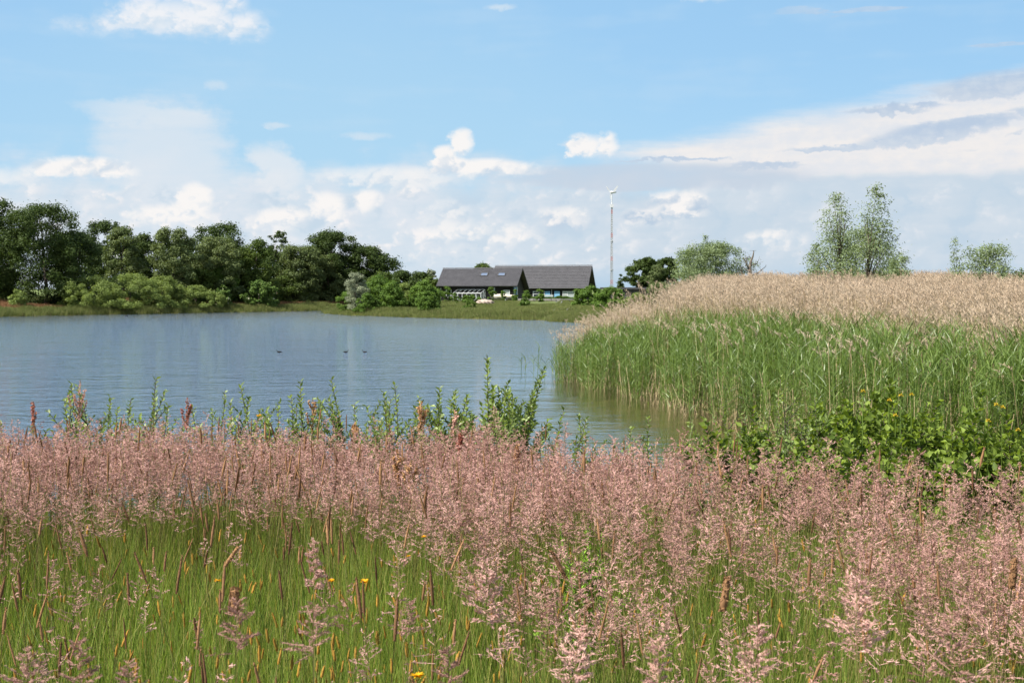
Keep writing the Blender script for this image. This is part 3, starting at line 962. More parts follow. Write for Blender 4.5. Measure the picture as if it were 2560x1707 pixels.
tree('willow_tree', 'grey-green willow in front of the two dark oaks', 'tree', 1622, 1668, 662, 745, 150, 'willow', 'open', 72, 50, 120, 0.2, 0.4, clump=0.26, group=RT)
tree('willow_tree', 'broad pale willow with ragged top between the oaks and the dead tree', 'tree', 1690, 1855, 606, 745, 120, 'pale', 'open', 78, 170, 110, 0.17, 0.4, clump=0.20, group=RT, limbs=14, asym=0.6)
tree('willow_tree', 'slender willow with a separate pointed top left of the broad pale willow', 'tree', 1698, 1744, 620, 745, 122, 'willow', 'tall', 74, 70, 100, 0.14, 0.4, clump=0.5, group=RT, limbs=8)
tree('willow_tree', 'thin pointed willow top rising out of the broad pale willow', 'tree', 1728, 1798, 584, 700, 124, 'pale', 'tall', 75, 60, 70, 0.14, 0.4, clump=0.45, group=RT, limbs=8)
tree('young_tree', 'small dark open young tree just right of the turbine mast', 'tree', 1540, 1562, 684, 725, 170, 'oak', 'spire', 76, 18, 60, 0.2, clump=0.5, group=RT)
RB = 'bushes between the far barn and the reed bed'
tree('maple_bush', 'bright green bush at the right end of the far barn', 'bush', 1432, 1512, 716, 780, 140, 'fresh', 'dome', 80, 60, 150, 0.16, group=RB, limbs=4)
tree('maple_bush', 'green bush under the mast of the wind turbine', 'bush', 1482, 1572, 720, 782, 132, 'fresh', 'dome', 81, 66, 150, 0.15, group=RB, limbs=4)
tree('willow_bush', 'grey-green bush in front of the low shed', 'bush', 1548, 1630, 732, 782, 128, 'sallow', 'dome', 82, 70, 160, 0.15, 0.4, group=RB, limbs=4)
tree('willow_bush', 'grey-green willow bush right of the low shed', 'bush', 1612, 1700, 706, 775, 130, 'willow', 'dome', 83, 80, 150, 0.15, 0.4, group=RB, limbs=4)
tree('willow_bush', 'bushy willow at the feet of the broad pale willow', 'bush', 1690, 1790, 700, 770, 118, 'willow', 'dome', 84, 80, 150, 0.14, 0.4, group=RB, limbs=4)
TW = 'pale willows at the right behind the reeds'
tree('pale_willow', 'tall pointed pale willow with open crown, left of the tall pair', 'tree', 1990, 2190, 472, 755, 62, 'pale', 'tall', 90, 260, 80, 0.115, 0.42, clump=0.30, group=TW, limbs=26, trunk_r=0.10, trunk_px=2104, asym=0.4)
tree('pale_willow', 'tallest pale willow with the highest tip, right of the tall pair', 'tree', 2090, 2285, 455, 755, 60, 'pale', 'tall', 91, 260, 80, 0.115, 0.42, clump=0.30, group=TW, limbs=26, trunk_r=0.09, trunk_px=2165, asym=0.4)
tree('pale_willow', 'lower bushy willow at the left foot of the tall pair', 'tree', 1985, 2090, 605, 755, 63, 'pale', 'tall', 92, 110, 80, 0.11, 0.42, clump=0.4, group=TW, limbs=14, trunk_r=0.05)
tree('pale_willow', 'low wispy willow at the right foot of the tall pair', 'tree', 2205, 2290, 640, 755, 58, 'pale', 'open', 93, 60, 70, 0.10, 0.4, clump=0.3, group=TW, limbs=14, trunk_r=0.04)
tree('pale_willow', 'mid-height willow filling the gap below the tall pair', 'tree', 2040, 2240, 570, 755, 64, 'pale', 'dome', 94, 170, 80, 0.11, 0.4, clump=0.22, group=TW, limbs=14, trunk_r=0.05)
tree('pale_willow', 'thin wispy willow with a single plume-like top near the right edge', 'tree', 2352, 2425, 584, 755, 50, 'pale', 'tall', 95, 90, 60, 0.095, 0.3, clump=0.4, group=TW, limbs=16, trunk_r=0.035)
tree('willow_bush', 'spreading green willow bush near the right edge of the picture', 'bush', 2395, 2550, 606, 745, 46, 'pale', 'dome', 96, 90, 90, 0.095, 0.35, clump=0.26, group=TW, limbs=22, trunk_r=0.05, asym=0.5)
tree('willow_bush', 'dark bush cut by the right edge of the picture behind the reeds', 'bush', 2515, 2640, 672, 760, 48, 'broad', 'round', 97, 50, 100, 0.09, 0.5, group=TW, limbs=10, trunk_r=0.05)
tree('willow_bush', 'low dark bush just left of the wispy plume-like willow', 'bush', 2330, 2390, 690, 760, 52, 'willow', 'dome', 98, 26, 80, 0.09, 0.4, group=TW, limbs=8, trunk_r=0.04)
tree('willow_bush', 'low willow bush under the spreading bush, right of the plume-like willow', 'bush', 2400, 2520, 685, 760, 49, 'willow', 'dome', 99, 44, 90, 0.09, 0.4, group=TW, limbs=8, trunk_r=0.04)
# low distant hedge line behind everything on the right
for i, (a, b_, yt, lab) in enumerate([(1840, 1920, 702, 'distant low dark tree behind the dead tree'),
                                      (1690, 1760, 706, 'distant low dark tree behind the slender willow')]):
    tree('oak_tree', lab, 'tree', a, b_, yt, 735, 260, 'oak', 'round', 120 + i, 30, 120, 0.35, limbs=3, group='distant trees on the right')


# the dead tree
def dead_tree():
    d = 112
    b_ = W(1872, 722, d)
    gz = GZ(b_.x, b_.y)
    root = empty('dead_tree', (b_.x, b_.y, gz), 0, 'small bare dead tree with crooked branches right of the broad pale willow', 'tree')
    P = lambda px, py, dy=0: W(px, py, d) - Vector((b_.x, b_.y, gz)) + Vector((0, dy, 0))
    mb = MB()
    lines = [([(1874, 745), (1875, 700), (1874, 668), (1879, 650), (1884, 640), (1885, 627)], 0.19),
             ([(1875, 690), (1892, 684), (1903, 675), (1913, 666)], 0.09), ([(1874, 676), (1866, 664), (1860, 648), (1855, 643)], 0.08),
             ([(1875, 700), (1860, 690), (1852, 678), (1850, 668)], 0.08), ([(1876, 664), (1886, 661), (1892, 661)], 0.05),
             ([(1875, 705), (1890, 700), (1902, 700)], 0.07), ([(1874, 705), (1858, 704), (1846, 700)], 0.07), ([(1875, 680), (1868, 676), (1862, 677)], 0.05),
             ([(1866, 664), (1870, 655), (1868, 648)], 0.04), ([(1892, 684), (1896, 690), (1904, 690)], 0.04)]
    rng = np.random.default_rng(5)
    for ln, r in lines:
        pts = [P(x, y, rng.normal(0, 0.25)) for x, y in ln]
        v, f = tube(pts, [r * (1 - 0.8 * i / (len(pts) - 1)) for i in range(len(pts))], 5)
        mb.add(v, f)
        for k in range(6):
            a = pts[rng.integers(1, len(pts))]
            q = a + Vector((rng.normal(0, 0.35), rng.normal(0, 0.35), abs(rng.normal(0.15, 0.3))))
            mb.bar(a, q, 0.02, sides=4, r2=0.008)
    mb.build('trunk', M['deadwood'], root, smooth=True)
    c = rng.normal(0, 1, (900, 3)) * np.array([0.9, 0.7, 0.55]) + np.array([0.1, 0, 1.5])
    c[:, 2] = np.abs(c[:, 2])
    v, f = leaves(rng, c, rnd_dirs(rng, 900), 0.16, 0.4)
    link_mesh('crown', v, f, M['oak'], root, tint=np.repeat(rng.random(900), 4))


dead_tree()


# ================================================================== barns
def gable_roof(x0, x1, yf, ym, yb, zf, zr, zb, th=0.16, n=15):
    """overlapping tile courses on both slopes, front eave at (yf,zf), ridge (ym,zr), back eave (yb,zb)"""
    mb = MB()
    for (ya, za, yb_, zb_, s) in ((yf, zf, ym, zr, -1), (yb, zb, ym, zr, 1)):
        a, b_ = Vector((0, ya, za)), Vector((0, yb_, zb_))
        u = (b_ - a).normalized()
        nrm = Vector((0, -u.z * (-1 if s < 0 else 1) * -1 if False else 0, 0))
        nrm = Vector((1, 0, 0)).cross(u) if s < 0 else u.cross(Vector((1, 0, 0)))
        L = (b_ - a).length
        for k in range(n):
            p = a + u * (L * k / n)
            q = a + u * (L * (k + 1) / n + (0.05 if k < n - 1 else 0))
            lo, hi = nrm * (th + 0.045), nrm * (th + 0.0)
            poly = [(p.y, p.z), (q.y, q.z), ((q + hi).y, (q + hi).z), ((p + lo).y, (p + lo).z)]
            mb.prism(poly, x0, x1)
    mb.prism([(ym - 0.16, zr + th + 0.02), (ym + 0.16, zr + th + 0.02), (ym + 0.07, zr + th + 0.12), (ym - 0.07, zr + th + 0.12)], x0 - 0.01, x1 + 0.01)
    return mb


def window(parent, x0, x1, z0, z1, y=-0.02, mullions=(), rails=(), pane='glass', t=0.09, name='window'):
    mb = MB()
    mb.box(x0, x1, y - 0.07, y, z1 - t, z1).box(x0, x1, y - 0.07, y, z0, z0 + t)
    mb.box(x0, x0 + t, y - 0.07, y, z0 + t, z1 - t).box(x1 - t, x1, y - 0.07, y, z0 + t, z1 - t)
    for m_ in mullions:
        mb.box(m_ - t / 2, m_ + t / 2, y - 0.065, y - 0.005, z0 + t, z1 - t)
    for xa, xb, z in rails:
        mb.box(xa, xb, y - 0.06, y - 0.01, z - t / 2, z + t / 2)
    f = mb.build(name, M['frame'], parent)
    MB().box(x0 + t, x1 - t, y - 0.035, y - 0.025, z0 + t, z1 - t).build('pane', M[pane], f)
    return f


# near barn
DA = 200.0
oA = W(1191, 722, DA)
gA = 1.0
A_ = empty('near_barn', (oA.x, DA, gA), R(-14), 'near black timber barn with dark tiled roof, two skylights and a glass lean-to', 'barn')
LA = 12.6 / 2
sc = 16.67 * math.cos(R(14))
lx = lambda px: (px - 1191) / sc
zz = lambda py: (EYE - gA) - (py - 722) / 16.67
DY = 0.45
mb = MB()
wl, wr = -LA + 0.45, LA - 0.2
zf, zr, zb = zz(717), zz(674.5) + 0.12, zz(725)
wall_poly = [(DY, -0.6), (DY, zf + 0.2), (3.6, zr - 0.12), (7.4, zb + 0.12), (7.4, -0.6)]
mb.prism(wall_poly, wl, wr - 0.5)
mb.build('wall', M['wood'], A_)
mb = MB()
for i in range(int((wr - wl - 0.5) / 0.24)):
    mb.box(wl + 0.1 + i * 0.24, wl + 0.14 + i * 0.24, DY - 0.025, DY - 0.001, -0.1, zf + 0.05)
mb.build('cladding_batten', M['wood'], A_).name = 'cladding'
rf = gable_roof(-LA, LA, 0.0, 3.6, 7.9, zf, zr, zb, 0.14, 15).build('roof', M['tile'], A_)
MB().prism([(0.05, zf - 0.03), (3.6, zr - 0.05), (3.6, zr - 0.0), (0.05, zf + 0.0)], wr - 0.45, LA - 0.02).prism(
    [(3.6, zr - 0.05), (7.85, zb - 0.03), (7.85, zb), (3.6, zr)], wr - 0.45, LA - 0.02).build('soffit', M['soffit'], A_)
def skylight(px, py0, py1, parent):
    u = Vector((0, 3.6, zr - zf)); L = u.length; u.normalize()
    nrm = Vector((1, 0, 0)).cross(u)
    x = lx(px)
    t0 = (zz(py1) - zf) / (zr - zf) * L
    t1 = (zz(py0) - zf) / (zr - zf) * L
    def slab(xa, xb, ta, tb, h0, h1):
        P_ = lambda t, h: (Vector((0, 0, zf)) + u * t + nrm * (0.14 + h))
        pp = [P_(ta, h0), P_(tb, h0), P_(tb, h1), P_(ta, h1)]
        return [(p.y, p.z) for p in pp], xa, xb
    mb = MB()
    for a in ((x - 0.58, x - 0.50, t0, t1, 0.0, 0.12), (x + 0.50, x + 0.58, t0, t1, 0.0, 0.12), (x - 0.50, x + 0.50, t0, t0 + 0.09, 0.0, 0.12), (x - 0.50, x + 0.50, t1 - 0.09, t1, 0.0, 0.12)):
        mb.prism(*slab(*a))
    f = mb.build('skylight', M['darkwood'], parent)
    MB().prism(*slab(x - 0.50, x + 0.50, t0 + 0.09, t1 - 0.09, 0.05, 0.075)).build('pane', M['skyglass'], f)
skylight(1201, 684, 692.5, rf)
skylight(1245, 684, 692.5, rf)
window(A_, lx(1112), lx(1126), zz(744), zz(724), DY - 0.025, t=0.11)
window(A_, lx(1257), lx(1273), zz(745), zz(725), DY - 0.025, t=0.11, pane='blind')
MB().box(lx(1232), lx(1236), DY - 0.07, DY - 0.025, zz(738), zz(719)).build('panel', M['blind'], A_)
for p_ in (1099.5, 1286):
    MB().bar((lx(p_), DY - 0.08, -0.1), (lx(p_), DY - 0.08, zf - 0.05), 0.045, sides=8).build('drainpipe', M['metal'], A_)
# blue door panel on the gable end
gx_ = wr - 0.5
mb = MB().box(gx_ + 0.005, gx_ + 0.06, DY + 0.15, DY + 2.1, 0, zz(717))
dr = mb.build('door', M['blue'], A_)
MB().box(gx_ + 0.006, gx_ + 0.10, DY + 2.1, DY + 2.35, 0, zz(717)).box(gx_ + 0.006, gx_ + 0.10, DY + 0.1, DY + 2.1, zz(717), zz(717) + 0.12).build('frame', M['frame'], dr)
# glass lean-to
con = MB()
cx0, cx1 = lx(1142), lx(1211)
cf, hf, hb = DY - 2.6, zz(732) - 0.05, zz(725) + 0.05
nn = 6
for i in range(nn + 1):
    x = cx0 + (cx1 - cx0) * i / nn
    con.box(x - 0.035, x + 0.035, cf, cf + 0.07, 0.1, hf)
    con.bar((x, cf, hf), (x, DY - 0.03, hb), 0.035, sides=4)
for z in (hf, 0.12):
    con.box(cx0 - 0.04, cx1 + 0.04, cf - 0.03, cf - 0.002, z - 0.05, z + 0.08)
con.box(cx0, cx1, DY - 0.12, DY - 0.03, hb - 0.02, hb + 0.06)
for i in range(1, 4):
    y = cf + (DY - cf) * i / 3 - 0.06
    for x in (cx0 - 0.01, cx1 - 0.05):
        con.box(x, x + 0.06, y, y + 0.06, 0.1, hf + (hb - hf) * i / 3 - 0.04)
for x in (cx0 - 0.02, cx1 - 0.04):
    con.box(x, x + 0.06, cf, DY, 0.06, 0.14)
cn = con.build('lean_to', M['frame'], A_)
g_ = MB()
g_.add([(cx0, cf + 0.03, 0.1), (cx1, cf + 0.03, 0.1), (cx1, cf + 0.03, hf), (cx0, cf + 0.03, hf)], [(0, 1, 2, 3)])
g_.add([(cx0, cf + 0.03, hf + 0.02), (cx1, cf + 0.03, hf + 0.02), (cx1, DY - 0.1, hb + 0.02), (cx0, DY - 0.1, hb + 0.02)], [(0, 1, 2, 3)])
g_.add([(cx1, cf, 0.1), (cx1, DY, 0.1), (cx1, DY, hb), (cx1, cf, hf)], [(0, 1, 2, 3)])
g_.add([(cx0, cf, 0.1), (cx0, DY, 0.1), (cx0, DY, hb), (cx0, cf, hf)], [(0, 1, 2, 3)])
g_.build('glass', M['clear'], cn)
# table and chairs behind the glass, seen as pale shapes
t_ = empty('garden_table', A_.matrix_basis @ Vector(((cx0 + cx1) / 2 + 0.5, cf + 1.2, 0.05)), R(-14), 'pale garden table standing inside the glass lean-to', 'table')
mbt = MB().box(-0.9, 0.9, -0.45, 0.45, 0.72, 0.76).build('tabletop', M['frame'], t_)
for sx in (-1, 1):
    for sy in (-1, 1):
        MB().box(sx * 0.8 - 0.03, sx * 0.8 + 0.03, sy * 0.36 - 0.03, sy * 0.36 + 0.03, 0, 0.72).build('leg', M['frame'], t_)

# far barn
DB = 225.0
oB = W(1346, 722, DB)
B_ = empty('far_barn', (oB.x, DB, gA), R(-14), 'far black timber barn with a longer higher roof and light blue shutters', 'barn')
LB = 17.0 / 2
scb = F / DB * math.cos(R(14)) * 1.005
bx = lambda px: (px - 1346) / scb
zy = lambda py: (EYE - gA) - (py - 722) * DB / F
zf, zr = zy(722.5), zy(667.5) + 0.1
mb = MB()
mb.prism([(DY, -0.6), (DY, zf + 0.3), (3.7, zr - 0.12), (6.95, zf + 0.3), (6.95, -0.6)], -LB + 0.3, LB - 1.1)
mb.build('wall', M['wood'], B_)
mb = MB()
for i in range(int((2 * LB - 1.5) / 0.24)):
    mb.box(-LB + 0.4 + i * 0.24, -LB + 0.44 + i * 0.24, DY - 0.025, DY - 0.001, -0.1, zf + 0.05)
mb.build('cladding', M['wood'], B_)
gable_roof(-LB, LB, 0.0, 3.7, 7.4, zf, zr, zf, 0.16, 15).build('roof', M['tile'], B_)
MB().prism([(0.05, zf - 0.03), (3.7, zr - 0.05), (3.7, zr), (0.05, zf)], LB - 1.05, LB - 0.03).prism(
    [(3.7, zr - 0.05), (7.35, zf - 0.03), (7.35, zf), (3.7, zr)], LB - 1.05, LB - 0.03).build('soffit', M['soffit'], B_)
yW = DY - 0.025
window(B_, bx(1331), bx(1360.5), zy(752), zy(728), yW, mullions=(bx(1346),), rails=((bx(1331) + 0.09, bx(1346), zy(734.5)), (bx(1346), bx(1360.5) - 0.09, zy(739))), t=0.11)
window(B_, bx(1405), bx(1435), zy(752), zy(728), yW, mullions=(bx(1417),), rails=((bx(1405) + 0.09, bx(1417), zy(735)),), t=0.11, pane='blind')
for a, b_ in ((1361.5, 1374), (1384.5, 1398)):
    MB().box(bx(a), bx(b_), yW - 0.06, yW, zy(754), zy(728)).build('shutter', M['lightblue'], B_)
for p_ in (1378, 1440):
    MB().bar((bx(p_), DY - 0.09, -0.1), (bx(p_), DY - 0.09, zf - 0.05), 0.05, sides=8).build('drainpipe', M['metal'], B_)
MB().box(LB - 1.05, LB - 0.93, DY + 0.02, DY + 0.14, 0, zf).build('post', M['darkwood'], B_)
MB().box(LB - 1.05, LB - 0.93, 6.7, 6.82, 0, zf).build('post', M['darkwood'], B_)
# pale bench with cushions by the far barn
bn = empty('garden_bench', B_.matrix_basis @ Vector((bx(1372), -1.4, 0.0)), R(-14), 'low garden bench with dark seat before the light blue shutters', 'bench')
MB().box(-1.0, 1.0, -0.3, 0.3, 0.42, 0.48).build('seat', M['blind'], bn)
MB().box(-1.0, 1.0, 0.24, 0.30, 0.52, 0.80).build('backrest', M['blind'], bn)
for sx in (-0.9, 0.9):
    MB().box(sx - 0.04, sx + 0.04, -0.28, 0.28, 0, 0.42).build('leg', M['frame'], bn)

# low shed right of the turbine
D3 = 160.0
s0 = W(1592, 722, D3)
sh_ = empty('low_shed', (s0.x, D3, GZ(s0.x, D3)), R(-4), 'low flat-roofed dark shed half hidden behind bushes right of the turbine', 'shed')
MB().box(-3.7, 3.9, 0.3, 3.4, -0.2, 1.75).build('wall', M['darkwood'], sh_)
MB().box(-4.4, 4.5, 0, 3.8, 1.753, 1.98).build('roof', M['tile'], sh_)

# low grey timber wall + raised bed + hedge
hd = 188
def wp(px, d, z=None):
    p = W(px, 722, d)
    return Vector((p.x, d, GZ(p.x, d) if z is None else z))
a, b_ = wp(1288, hd + 1), wp(1402, hd - 1)
fw = empty('timber_retaining_wall', ((a + b_) / 2), math.atan2(b_.y - a.y, b_.x - a.x), 'low grey weathered timber wall below the hedge of the far barn', 'wall')
Lw = (b_ - a).length / 2
mb = MB()
for i in range(3):
    mb.box(-Lw, Lw, -0.06, 0.06, -0.25 + i * 0.22, -0.04 + i * 0.22)
mb.build('board', M['greywood'], fw)
for i in range(6):
    x = -Lw + 0.1 + i * (2 * Lw - 0.2) / 5
    MB().box(x - 0.05, x + 0.05, -0.16, -0.063, -0.4, 0.42).build('post', M['greywood'], fw)
hp = W(1390, 722, 192)
hg = empty('hedge', (hp.x, 192, GZ(hp.x, 192)), 0, 'low clipped green hedge running before the far barn', 'hedge')
rng = np.random.default_rng(77)
n = 9000
c = np.stack([rng.uniform(-3.9, 3.9, n), rng.uniform(-0.4, 0.4, n), rng.uniform(0, 0.72, n)], -1)
c[:, 2] += 0.1 * np.sin(c[:, 0] * 2.1) + 0.05 * np.sin(c[:, 0] * 5.0)
v, f = leaves(rng, c, rnd_dirs(rng, n), 0.14, 0.6)
link_mesh('foliage', v, f, M['fresh'], hg, tint=np.repeat(rng.random(n), 4))

# jetty / wooden railings running down to the water
jt = empty('wooden_footbridge', wp(1410, 138), 0, 'old grey wooden steps with two sloping handrails running down to the water', 'jetty')
loc = jt.location
jp = lambda px, py, d: W(px, py, d) - Vector(loc)
for pts in ([(1383, 788, 128), (1384, 777, 128), (1398, 763, 145), (1405, 754, 160)], [(1418, 774, 128), (1430, 764, 145), (1443, 753, 160)]):
    mb = MB()
    q = [jp(*p) for p in pts]
    for i in range(len(q) - 1):
        mb.bar(q[i], q[i + 1], 0.075, sides=5)
    h = mb.build('handrail', M['greywood'], jt)
    for p in q[1:]:
        MB().bar(p + Vector((0, 0, -1.1)), p + Vector((0, 0, 0.08)), 0.06, sides=5).build('post', M['greywood'], h)
mb = MB()
for i in range(14):
    t = i / 13
    p, q = jp(1386 + 16 * t, 792 - 26 * t, 128 + 30 * t), jp(1416 + 22 * t, 792 - 26 * t, 128 + 30 * t)
    mb.box(p.x, q.x, p.y - 0.9, p.y + 0.9, p.z - 0.05, p.z)
mb.build('deck', M['greywood'], jt)
# weathered plank deck edge by the hedge
pk = empty('plank_deck', wp(1425, 178), R(-6), 'weathered grey plank deck at the right end of the hedge', 'deck')
MB().box(-2.0, 1.6, -0.8, 0.8, 0.36, 0.44).build('deck_board', M['greywood'], pk)
for x in (-1.8, 0, 1.4):
    MB().box(x - 0.06, x + 0.06, -0.7, -0.58, -0.2, 0.357).build('post', M['greywood'], pk)

# ------------------------------------------------------------------ covered boat on its trailer
bd = 190.0
bo = W(1259, 722, bd)
bz = GZ(bo.x, bd)
boat = empty('covered_boat', (bo.x, bd, bz), R(-3), 'small boat under a cream canvas cover parked before the near barn', 'boat')
xs = np.linspace(-1.85, 1.85, 13)
def loft(rows, closed=True):
    v = [p for r in rows for p in r]
    k = len(rows[0]); f = []
    for i in range(len(rows) - 1):
        for j in range(k - 1):
            f.append((i * k + j, i * k + j + 1, (i + 1) * k + j + 1, (i + 1) * k + j))
    f.append(tuple(range(k))[::-1]); f.append(tuple((len(rows) - 1) * k + j for j in range(k)))
    return v, f
rows, rows2 = [], []
for x in xs:
    t = (x + 1.85) / 3.7
    wd = 0.75 * (1 - max(0, (0.35 - t) / 0.35) ** 2.2 * 0.92)
    kz = 0.30 + 0.22 * max(0, (0.3 - t) / 0.3) ** 2
    gz_ = 0.72 + 0.10 * max(0, 0.5 - t) + 0.10 * max(0, t - 0.5) 
    rows.append([(x, -wd, gz_), (x, -wd * 0.86, kz + 0.16), (x, -wd * 0.3, kz), (x, wd * 0.3, kz), (x, wd * 0.86, kz + 0.16), (x, wd, gz_)])
    hump = 0.22 + 0.12 * math.sin(t * math.pi * 2.0 - 0.9) + (0.08 if t > 0.55 else 0)
    hump *= min(1, (1 - abs(2 * t - 1)) * 6 + 0.25)
    rows2.append([(x, -wd * 1.04, gz_ - 0.05), (x, -wd * 0.98, gz_ + hump * 0.55), (x, -wd * 0.45, gz_ + hump), (x, wd * 0.45, gz_ + hump), (x, wd * 0.98, gz_ + hump * 0.55), (x, wd * 1.04, gz_ - 0.05)])
v, f = loft(rows); MB().add(v, f).build('hull', M['hull'], boat, smooth=False)
v, f = loft(rows2); MB().add(v, f).build('cover', M['cover'], boat, smooth=False)
tr = empty('boat_trailer', (bo.x, bd, bz), R(-3), 'low two-wheeled trailer carrying the covered boat', 'trailer')
MB().bar((-2.5, 0, 0.27), (1.6, 0.0, 0.27), 0.04).bar((-1.2, -0.7, 0.26), (-1.2, 0.7, 0.26), 0.03).bar((1.2, -0.7, 0.26), (1.2, 0.7, 0.26), 0.03).bar((0.3, -0.9, 0.22), (0.3, 0.9, 0.22), 0.035).build('frame', M['metal'], tr)
for sy in (-0.92, 0.92):
    v, f = tube([(0.3, sy - 0.07, 0.24), (0.3, sy - 0.05, 0.24), (0.3, sy + 0.05, 0.24), (0.3, sy + 0.07, 0.24)], [0.19, 0.24, 0.24, 0.19], 16)
    wh = MB().add(v, f).build('wheel', M['rubber'], tr, smooth=False)
    v, f = tube([(0.3, sy - 0.08, 0.24), (0.3, sy + 0.08, 0.24)], [0.12, 0.12], 12)
    MB().add(v, f).build('rim', M['metal'], wh)
    pts = [(0.3 + 0.31 * math.cos(a), 0.24 + 0.31 * math.sin(a)) for a in np.linspace(0.2, math.pi - 0.2, 9)]
    for q0, q1 in zip(pts[:-1], pts[1:]):
        pass
    fd = MB()
    for q0, q1 in zip(pts[:-1], pts[1:]):
        fd.prism([q0, q1, (q1[0] * 0.97 + 0.009, q1[1] * 0.97 + 0.007), (q0[0] * 0.97 + 0.009, q0[1] * 0.97 + 0.007)], sy - 0.11, sy + 0.11, axis='y')
    fd.build('mudguard', M['frame'], tr)

# stone heap in the grass
hp_ = wp(1213, 150)
rng = np.random.default_rng(8)
import bmesh
bm = bmesh.new()
bmesh.ops.create_icosphere(bm, subdivisions=4, radius=1)
for vtx in bm.verts:
    c_ = vtx.co
    k = 1 + 0.18 * math.sin(5 * c_.x + 2) * math.sin(4 * c_.y) + 0.08 * math.sin(13 * c_.x + 7 * c_.z)
    vtx.co = Vector((c_.x * 0.95 * k, c_.y * 0.6 * k, max(c_.z, -0.2) * 0.38 * k + (0.06 if c_.x < 0 else 0)))
me = bpy.data.meshes.new('sand_heap'); bm.to_mesh(me); bm.free()
me.materials.append(M['stone'])
o = bpy.data.objects.new('sand_heap', me); C.objects.link(o)
o.location = hp_ + Vector((0, 0, 0.28)); o.scale = (1.0, 1.0, 0.9)
tag(o, 'small pinkish sand heap in the grass before the near barn', 'heap')

# ------------------------------------------------------------------ wind turbine
td = 225.0
tb = W(1529, 722, td)
tz = GZ(tb.x, td)
tur = empty('wind_turbine', (tb.x, td, tz), 0, 'small white three-bladed wind turbine on a slim lattice mast', 'wind turbine')
tp_ = lambda px, py: W(px, py, td) - Vector((tb.x, td, tz))
zt = tp_(1529, 519).z
z0_ = -0.3
mb, red = MB(), MB()
NSEG = 44
def hw(z):
    return 0.27 - 0.15 * (z / zt)
prev = None
for i in range(NSEG + 1):
    z = z0_ + (zt - z0_) * i / NSEG
    h = hw(max(z, 0))
    pts = [Vector((h * math.cos(a), h * math.sin(a), z)) for a in (R(90), R(210), R(330))]
    mi_ = 1 if (i % 11) in (9, 10) else 0
    if prev:
        for k in range(3):
            mb.bar(prev[k], pts[k], 0.042, sides=4, m=mi_)
            mb.bar(prev[k], pts[(k + 1) % 3], 0.028, sides=3, m=mi_)
            mb.bar(pts[k], pts[(k + 1) % 3], 0.028, sides=3, m=mi_)
    prev = pts
mast = mb.build('mast', None, tur, mats=[M['metal'], M['redpaint']])
for zc in (zt * 0.32, zt * 0.63):
    h = hw(zc) + 0.07
    MB().prism([(h * math.cos(a), h * math.sin(a)) for a in np.linspace(0, 2 * math.pi, 9)[:-1]], zc, zc + 0.12, axis='z').build('collar', M['metal'], mast)
MB().box(-0.26, 0.26, -0.2, 0.2, zt, zt + 0.55).build('control_box', M['frame'], tur)
hub = tp_(1530, 481)
MB().bar((0, 0, zt + 0.55), (0, 0, hub.z - 0.1), 0.075, sides=10).build('pole', M['frame'], tur)
nac = MB()
v, f = tube([hub + Vector((-0.35, 0, 0)), hub + Vector((-0.2, 0, 0)), hub + Vector((0.1, 0, 0)), hub + Vector((0.75, 0.2, 0.02))], [0.08, 0.2, 0.2, 0.07], 10)
nac.add(v, f)
na_ = nac.build('nacelle', M['frame'], tur, smooth=True)
for tip, w0 in (((1515.5, 466), 0.16), ((1526, 499), 0.16), ((1545, 464.5), 0.34)):
    tpv = tp_(*tip)
    b0 = hub + Vector((-0.25, 0, 0))
    if tip[0] > 1540:
        b0 = hub + Vector((0.3, 0.0, 0.02))
    u = (tpv - b0)
    side = u.cross(Vector((0, 1, 0))).normalized()
    off = Vector((0, 0.04, 0))
    prof = [(0, 0.35), (0.15, 1.0), (0.5, 0.8), (0.9, 0.45), (1.0, 0.2)]
    top, bot = [], []
    for t, k in prof:
        c_ = b0 + u * t
        top.append(c_ + side * w0 * k * 0.7); bot.append(c_ - side * w0 * k * 0.5)
    outl = top + bot[::-1]
    n = len(outl)
    v = [p - off for p in outl] + [p + off for p in outl]
    f = [tuple(range(n)), tuple(range(n, 2 * n))[::-1]] + [(i, (i + 1) % n, (i + 1) % n + n, i + n) for i in range(n)]
    MB().add(v, f).build('blade', M['frame'], tur)

# ------------------------------------------------------------------ water birds
def bird(px, py, rz, label, s=1.0, head_up=True):
    d = EYE * F / (py - 722)
    p = W(px, 722, d)
    root = empty('coot', (p.x, d, 0), rz, label, 'bird', 'dark coots swimming on the lake')
    bm = bmesh.new()
    prof = [(-0.24, 0.075, 0.015), (-0.2, 0.06, 0.045), (-0.1, 0.045, 0.085), (0.03, 0.04, 0.10), (0.12, 0.05, 0.085), (0.16, 0.09, 0.055), (0.175, 0.14, 0.036), (0.19, 0.185, 0.034), (0.215, 0.205, 0.040), (0.245, 0.20, 0.03), (0.262, 0.195, 0.012)]
    rings = []
    for x, z, r in prof:
        ring = []
        for k in range(10):
            a = 2 * math.pi * k / 10
            ring.append(bm.verts.new((x * s, r * math.cos(a) * s, (z + r * math.sin(a) * (0.8 if x < 0.14 else 1)) * s)))
        rings.append(ring)
    for a, b_ in zip(rings[:-1], rings[1:]):
        for k in range(10):
            bm.faces.new((a[k], a[(k + 1) % 10], b_[(k + 1) % 10], b_[k]))
    bm.faces.new(rings[0][::-1]); bm.faces.new(rings[-1])
    me = bpy.data.meshes.new('body'); bm.to_mesh(me); bm.free()
    me.materials.append(M['black'])
    for pl in me.polygons: pl.use_smooth = True
    o = bpy.data.objects.new('body', me); C.objects.link(o); o.parent = root
    v, f = tube([(0.255 * s, 0, 0.197 * s), (0.30 * s, 0, 0.187 * s)], [0.013 * s, 0.003 * s], 6)
    MB().add(v, f).build('beak', M['beak'], root)


